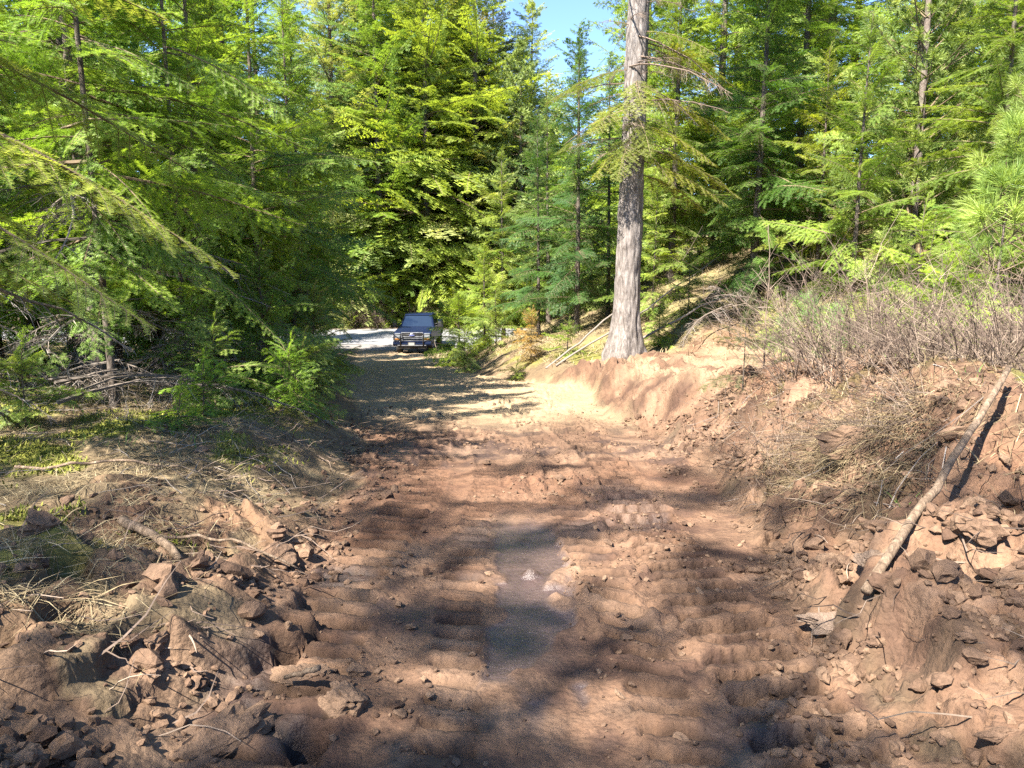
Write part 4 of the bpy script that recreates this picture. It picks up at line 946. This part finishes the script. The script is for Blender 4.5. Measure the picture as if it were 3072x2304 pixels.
c = 0
while c < 14:
    x = rs.uniform(-3.2, -1.1); y = rs.uniform(2.3, 6.0)
    kk = terrain(np.array([x]), np.array([y]), False)[1]
    if kk['sl'][0] < -.1 or kk['sl'][0] > 1.1 or abs(x/y) > .72: continue
    clod('soil_clod', x, y, rs.uniform(.045, .1), 120+c, 'fist sized clod in the %s of the broken left bank' % ('nearest part' if y < 3.6 else 'farther part'), 'clod', scale=(1, rs.uniform(.7, 1), rs.uniform(.6, .95)), rz=rs.rand()*6, group='clods of the left bank', sub=3, tint=np.clip(.5+.25*rs.randn(), 0, 1)); c += 1

# ------------------------------------------------------------------ grass, moss, litter, roots
def blades(name, X, Y, L, W, rise, mat, rs, tintf, curl=.5, kind='stuff', label='', cat='grass', az=None, zoff=0):
    n = len(X); Z = ground(X, Y)+zoff
    a = rs.rand(n)*2*np.pi if az is None else az
    e = rise*(.4+.9*rs.rand(n))
    D = np.stack([np.cos(a)*np.cos(e), np.sin(a)*np.cos(e), np.sin(e)], 1)
    S = np.stack([-np.sin(a), np.cos(a), rs.uniform(-.5, .5, n)], 1)*W[:,None]*.5
    B = np.stack([X, Y, Z], 1)
    bendv = np.stack([rs.randn(n)*.25, rs.randn(n)*.25, -curl*np.ones(n)], 1)*L[:,None]
    p1 = B+D*(L*.5)[:,None]+bendv*.12; p2 = B+D*L[:,None]+bendv*.5
    zg = ground(p2[:,0], p2[:,1])+.006; p2[:,2] = np.maximum(p2[:,2], zg)
    zg = ground(p1[:,0], p1[:,1])+.010; p1[:,2] = np.maximum(p1[:,2], zg)
    V = np.stack([B-S, B+S, p1+S*.8, p1-S*.8, p2], 1).reshape(-1, 3)
    kx = np.arange(n)[:,None]*5
    F = np.concatenate([kx+np.array([[0,1,2]]), kx+np.array([[0,2,3]]), kx+np.array([[3,2,4]])])
    o = link(name, mesh_np(name, V, F, [mat], None, False, {'tint': ('FLOAT', np.repeat(tintf, 5))}))
    return tag(o, label, cat, kind=kind)
rs = np.random.RandomState(31)
def field(n, x0, x1, y0, y1, wf, pw=1.5):
    X = rs.uniform(x0, x1, n); Y = y0+(y1-y0)*rs.rand(n)**pw
    m = np.abs(X) < .78*Y+1.2; X = X[m]; Y = Y[m]
    k = terrain(X, Y, False)[1]; w = wf(X, Y, k); m = rs.rand(len(X)) < w; return X[m], Y[m]
X, Y = field(110000, -8, -.8, 2.6, 17, lambda x, y, k: sst(.15, .7, k['sl'])*(1-.85*sst(4.2, 5.4, y)*sst(-.25, .2, fbm(x*.55, y*.55, 4, 80)))*(.25+.75*sst(-.2, .3, fbm(x*1.3, y*1.3, 3, 91)))*.75)
blades('dry_grass', X, Y, rs.uniform(.07, .26, len(X)), rs.uniform(.0025, .005, len(X)), .45, M_STRAW, rs, np.clip(.5+.3*rs.randn(len(X)), 0, 1), label='pale dry grass and straw matted over the left bench', cat='dry grass')
X, Y = field(120000, .9, 9, 2.8, 17, lambda x, y, k: sst(.35, .9, k['sr'])*(1-.93*k['spur'])*(.12+.88*sst(-.05, .3, fbm(x*1.1, y*1.1, 3, 92)))*(.25+.75*sst(5, 6.5, y+.6*x-2))*.8)
blades('dry_grass', X, Y, rs.uniform(.08, .30, len(X)), rs.uniform(.003, .006, len(X)), .55, M_STRAW, rs, np.clip(.45+.3*rs.randn(len(X)), 0, 1), label='straw coloured dry grass on the right bank and brush slope', cat='dry grass')
n = 9000; X = rs.normal(2.3, .42, n); Y = rs.normal(5.4, .55, n); k = terrain(X, Y, False)[1]; m = (k['sr'] > .25) & (rs.rand(n) < .35+.65*sst(-.1, .3, fbm(X*2.2, Y*2.2, 3, 95))); X = X[m]; Y = Y[m]
blades('dead_grass', X, Y, rs.uniform(.14, .38, len(X)), rs.uniform(.003, .0055, len(X)), .5, M_STRAW, rs, np.clip(.3+.25*rs.randn(len(X)), 0, 1), .9, label='matted brown dead grass hanging over the crest of the right bank', cat='dead grass', az=rs.normal(3.6, .7, len(X)))
X, Y = field(60000, -3, 16, 15, 34, lambda x, y, k: sst(.2, .9, k['sr'])*(1-.9*k['spur'])*(.2+.8*sst(-.2, .3, fbm(x*.8, y*.8, 3, 93))), 1.2)
blades('dry_grass', X, Y, rs.uniform(.15, .4, len(X)), rs.uniform(.008, .016, len(X)), .7, M_STRAW, rs, np.clip(.6+.25*rs.randn(len(X)), 0, 1), label='tall dry grass on the sunny slope and round the big trunk', cat='dry grass')
X, Y = field(150000, -8, -.9, 3.8, 15, lambda x, y, k: sst(.3, .9, k['sl'])*sst(-.2, .15, fbm(x*.55, y*.55, 4, 80)+.25*fbm(x*2.2, y*2.2, 4, 81)))
blades('moss', X, Y, rs.uniform(.02, .055, len(X)), rs.uniform(.008, .015, len(X)), 1.1, M_MOSS, rs, np.clip(.55+.25*rs.randn(len(X)), 0, 1), .3, label='yellow green moss cushions on the left bench', cat='moss')
X, Y = field(16000, -8, 8, 3.8, 16, lambda x, y, k: sst(.6, 1.0, np.maximum(k['sl'], k['sr']))*(1-k['spur'])*sst(.35, .5, fbm(x*1.1+5, y*1.1, 3, 94)))
blades('green_grass', X, Y, rs.uniform(.06, .16, len(X)), rs.uniform(.004, .007, len(X)), 1.15, M_GRASS, rs, rs.rand(len(X)), .4, label='scattered tufts of fresh green grass on the banks', cat='grass')

def crooked(A, B, rs, n=7, amp=.06, r0=.006, r1=.002, k=4):
    A = np.asarray(A, float); B = np.asarray(B, float); t = np.linspace(0, 1, n)[:,None]; L = np.linalg.norm(B-A)
    Pp = A+(B-A)*t+np.cumsum(rs.randn(n, 3), 0)*amp*L*.35*np.sin(np.pi*np.clip(t, 0, 1))
    return tube_tris(Pp, np.linspace(r0, r1, n), k)
b = Buf(); rs = np.random.RandomState(41); c = 0
while c < 800:
    s_ = rs.choice([-1, 1]); x = rs.uniform(1.2, 3.6)*s_; y = rs.uniform(2.2, 9)
    kk = terrain(np.array([x]), np.array([y]), False)[1]; q = kk['sr'][0] if s_ > 0 else kk['sl'][0]
    if q < .02 or q > 1.3: continue
    A = np.array([x, y, HZ(x, y)]); l = rs.uniform(.08, .45)
    dx = np.array([-s_*rs.uniform(0, 1), rs.uniform(-.9, .5), rs.uniform(-.4, .3)]); B = A+unit(dx)*l
    B[2] = max(B[2], HZ(B[0], B[1])+.01)
    V, F = crooked(A-np.array([0,0,.02]), B, rs, 6, .12, rs.uniform(.002, .006), .0012, 3); b.add(V, F, 0, rs.rand()); c += 1
tag(link('roots', b.mesh('roots', [M_BRUSH])), 'fine torn roots poking out of the freshly cut banks', 'roots', kind='stuff')
b = Buf(); c = 0
while c < 900:
    x = rs.uniform(-8, 6); y = rs.uniform(4, 14)
    kk = terrain(np.array([x]), np.array([y]), False)[1]
    if max(kk['sl'][0], kk['sr'][0]) < .3 or kk['spur'][0] > .5 or abs(x/y) > .75: continue
    a = rs.rand()*6.28; l = rs.uniform(.1, .6); A = np.array([x, y, HZ(x, y)+.01]); B = A+np.array([math.cos(a), math.sin(a), 0])*l; B[2] = HZ(B[0], B[1])+rs.uniform(.01, .08)
    V, F = crooked(A, B, rs, 5, .1, rs.uniform(.002, .005), .0015, 3); b.add(V, F, 0, rs.rand()); c += 1
tag(link('twig_litter', b.mesh('twig_litter', [M_DEAD])), 'fallen twigs littering the forest floor', 'twigs', kind='stuff')

# ------------------------------------------------------------------ poles, sticks and dead limbs on the ground
def stick(name, A, B, r0, r1, label, cat, mat=M_DEAD, amp=.03, seed=1, group=None, k=8, n=12):
    rs = np.random.RandomState(seed); b = Buf(); A = np.asarray(A, float); B = np.asarray(B, float)
    V, F = crooked(np.zeros(3), B-A, rs, n, amp, r0, r1, k); b.add(V, F, 0, .7)
    me = b.mesh(name, [mat], True); o = link(name, me); o.location = A
    return tag(o, label, cat, group)
gp = lambda x, y, dz=0.: (x, y, HZ(x, y)+dz)
_A = np.array([1.55, 3.05, HZ(1.55, 3.05)+.02]); _B = np.array([2.95, 4.35, HZ(2.95, 4.35)+.10]); _t = np.linspace(0, 1, 40)[:,None]; _L = _A+(_B-_A)*_t
_up = max(0, float((ground(_L[:,0], _L[:,1])-_L[:,2]).max()))+.03
stick('pole', _A+np.array([0, 0, _up]), _B+np.array([0, 0, _up]), .023, .017, 'bare peeled pole lying up the right bank', 'pole', M_LOG, .013, 3, None, 10, 16)
stick('stick', gp(2.75, 5.35, .05), gp(3.9, 5.7, .10), .022, .016, 'short grey stick across the top of the right bank', 'stick', M_DEAD, .03, 4)
stick('stick', gp(1.95, 1.95, .06), gp(2.25, 1.8, .12), .02, .017, 'pale broken stick in the lower right corner', 'stick', M_LOG, .03, 5)
stick('stick', gp(-2.15, 3.9, .04), gp(-1.68, 3.55, .02), .028, .02, 'thick root stub on the left bank', 'root', M_LOG, .04, 6)
stick('stick', gp(-1.58, 3.5, .03), gp(-1.5, 3.2, -.02), .014, .011, 'short root hanging down the broken left bank', 'root', M_LOG, .05, 7)
stick('stick', gp(-1.9, 3.75, .05), gp(-1.15, 3.8, .06), .010, .006, 'thin pale root running along the left bank', 'root', M_LOG, .08, 8)
stick('stick', gp(-3.4, 4.9, .05), gp(-2.3, 4.95, .05), .012, .008, 'long straw coloured stick at the left picture edge', 'stick', M_LOG, .04, 9)
stick('stick', gp(-.74, 2.62, .12), gp(-.9, 2.7, .10), .012, .009, 'stub of root sticking out of the wedge of soil', 'root', M_LOG, .04, 10)
stick('fallen_pole', gp(.9, 19.4, .02), (3.6, 21.2, HZ(3.6, 21.2)+1.0), .032, .02, 'grey fallen pole leaning behind the big trunk, lower of the two', 'pole', M_DEAD, .02, 11)
stick('fallen_pole', gp(1.15, 19.2, .05), (6.6, 22.0, HZ(6.6, 22.0)+1.2), .03, .015, 'long grey fallen pole passing behind the big trunk to the right', 'pole', M_DEAD, .02, 12)
stick('fallen_pole', (3.3, 19.3, HZ(3.3, 19.3)+.35), (6.9, 20.0, HZ(6.9, 20.0)+.9), .035, .015, 'thin fallen pole reaching the brush heap above the spur', 'pole', M_DEAD, .02, 13)
FB = dead_branch(1.9, 650, 30).mesh('fallen_branch', [M_DEAD]); FB2 = dead_branch(1.3, 651, 26).mesh('fallen_branch', [M_DEAD])
rs = np.random.RandomState(51)
for i, (x, y) in enumerate(((-4.6,6.4),(-5.2,6.9),(-4.2,6.8),(-5.6,7.6),(-3.8,7.6),(-4.9,8.2),(-6.2,8.4),(-3.6,8.6),(-4.4,9.1),(-5.3,7.1),(-4.0,10.4),(-4.4,6.0),(-3.9,6.3),(-5.0,6.2),(-3.4,8.0),(-4.7,7.4),(-5.8,9.2))):
    o = link('fallen_branch', (FB, FB2)[i%2]); o.location = gp(x, y, rs.uniform(.15, .5)); o.rotation_euler = (rs.uniform(-.8, .8), rs.uniform(-.1, .35), rs.rand()*6.28)
    tag(o, 'grey dead branch lying in the tangle under the left firs', 'branch', 'dead branches under the left firs')
for i, (x, y) in enumerate(((5.6,19.2),(6.3,19.6),(7.0,19.3),(5.0,19.4),(6.0,20.0),(7.6,19.8))):
    o = link('fallen_branch', (FB, FB2)[i%2]); o.location = gp(x, y, rs.uniform(.3, .7)); o.rotation_euler = (rs.uniform(-.8, .8), rs.uniform(-.4, .2), rs.rand()*6.28); o.scale = (1.3,)*3
    tag(o, 'reddish bare branch in the brush heap above the spur', 'branch', 'branches of the brush heap')
o = link('fallen_branch', FB2); o.location = gp(-4.1, 39.6, .9); o.rotation_euler = (1.2, .9, -1.0); o.scale = (1.2,)*3
tag(o, 'pale bare branch standing by the front wheel of the truck', 'branch')
stick('bare_sapling', gp(3.05, 8.9, -.02), (3.0, 8.85, HZ(3.05, 8.9)+1.75), .011, .003, 'thin bare sapling stem standing on the right bank', 'sapling', M_BRUSH, .04, 14)
fir_tree(2.72, 8.6, 1.05, .25, .34, 'wispy half dead fir sapling left of the thin bare stem', (.10,.11,.05), 0, .010, gap=.16, per=3, name='fir_sapling', cat='fir sapling')
fir_tree(3.3, 9.0, .85, .2, .28, 'wispy half dead fir sapling right of the thin bare stem', (.10,.11,.05), 0, .010, gap=.16, per=3, name='fir_sapling', cat='fir sapling')

# ------------------------------------------------------------------ bare brush on the right
def brush(seed, n=42, h=1.3, lean=(-.35, -.1)):
    rs = np.random.RandomState(seed); b = Buf()
    for i in range(n):
        a = rs.rand()*6.28; r = .28*math.sqrt(rs.rand()); A = np.array([math.cos(a)*r, math.sin(a)*r, -.05]); l = h*rs.uniform(.45, 1.1)
        D = np.array([lean[0]+rs.randn()*.45, lean[1]+rs.randn()*.45, 1.0]); D = unit(D)*l
        q = np.linspace(0, 1, 6)[:,None]; tn = rs.rand()
        Pp = A+q*D+np.array([lean[0], lean[1], -.35])*(q**2)*l*.35+np.cumsum(rs.randn(6, 3)*.012, 0)*l
        V, F = tube_tris(Pp, np.linspace(.0055, .0015, 6)*rs.uniform(.6, 1.1), 3); b.add(V, F, 0, tn)
        for j in range(rs.randint(4, 9)):
            f = rs.uniform(.25, .98); B0 = np.array([np.interp(f, np.linspace(0, 1, 6), Pp[:,c]) for c in range(3)])
            D2 = unit(unit(D)*.7+rs.randn(3)*.6)*l*rs.uniform(.1, .32)
            V, F = tube_tris(np.stack([B0, B0+D2*.5+rs.randn(3)*.008, B0+D2]), [.0022, .0017, .001], 3); b.add(V, F, 0, tn)
    return b.mesh('bare_shrub', [M_BRUSH])
BR = [brush(660+i, (40,34,46,30)[i], (1.2,1.5,1.0,1.7)[i], ((-.45,-.1),(-.3,-.1),(-.5,.0),(-.15,-.1))[i]) for i in range(4)]
rs = np.random.RandomState(61)
spots = [(3.5,6.6),(3.9,7.3),(4.4,6.9),(3.4,7.6),(4.8,7.6),(4.2,8.1),(5.3,8.0),(3.7,8.5),(4.7,8.7),(5.8,8.6),(5.2,7.0),(6.2,9.4),(3.1,6.9),(3.6,9.3),(4.6,6.3),(6.7,9.9),(5.6,10.2),(4.9,9.7),(4.0,6.2),(7.1,11.0),(6.0,7.9),(3.0,7.7),(4.5,10.6),(5.4,11.2),(6.6,8.6),(7.6,12.2),(6.9,13.0),(8.2,13.6),(3.7,5.6),(4.2,5.5),(3.5,6.1),(4.7,5.9),(5.5,6.6),(6.3,7.4),(7.0,8.4)]
SR = ranks(spots, lambda t: t[0]/t[1])
for i, (x, y) in enumerate(spots):
    o = link('bare_shrub', BR[i%4]); o.location = gp(x, y, -.03); o.rotation_euler = (rs.uniform(-.15, .15), rs.uniform(-.15, .15), rs.uniform(-.5, .5)); s = rs.uniform(.75, 1.15); o.scale = (s, s, s)
    tag(o, 'bare grey brown shrub, %s of the brush, %s on the bank' % (('left end', 'left part', 'middle', 'right part', 'right end')[min(4, SR[i]*5//len(spots))], 'low and near' if y < 7 else 'half way up' if y < 9.2 else 'high at the back'), 'shrub', 'bare shrubs on the right bank')
for (x, y, rz, lab) in ((2.2, 5.25, .2, 'low twiggy shrub sprawling lowest down the right bank face'), (2.65, 4.85, -.3, 'twiggy shrub sprawling beside the pole on the bank face'), (2.15, 5.9, .5, 'twiggy shrub sprawling at the left of the bank face'), (2.95, 5.35, .0, 'twiggy shrub sprawling just under the bank crest'), (2.6, 5.8, -.5, 'twiggy shrub sprawling over the dead grass mat')):
    o = link('bare_shrub', BR[int(x*10)%4]); o.location = gp(x, y, -.02); o.rotation_euler = (.25, -.75, rz); o.scale = (.62, .62, .62)
    tag(o, lab, 'shrub', 'shrubs sprawling down the right bank')
for i, (x, y) in enumerate(((-13.2,59.3),(-12.2,58.9),(-11.2,59.2),(-14.3,59.4),(-10.4,58.8),(-7.4,59.2),(-2.2,59.3),(-5.5,59.0))):
    o = link('bare_shrub', BR[i%4]); o.location = gp(x, y, -.05); o.rotation_euler = (0, 0, rs.rand()*6); o.scale = (2.4, 2.4, 2.2)
    tag(o, 'leafless pinkish brown shrub on the far verge of the road', 'shrub', 'bare shrubs on the far verge')
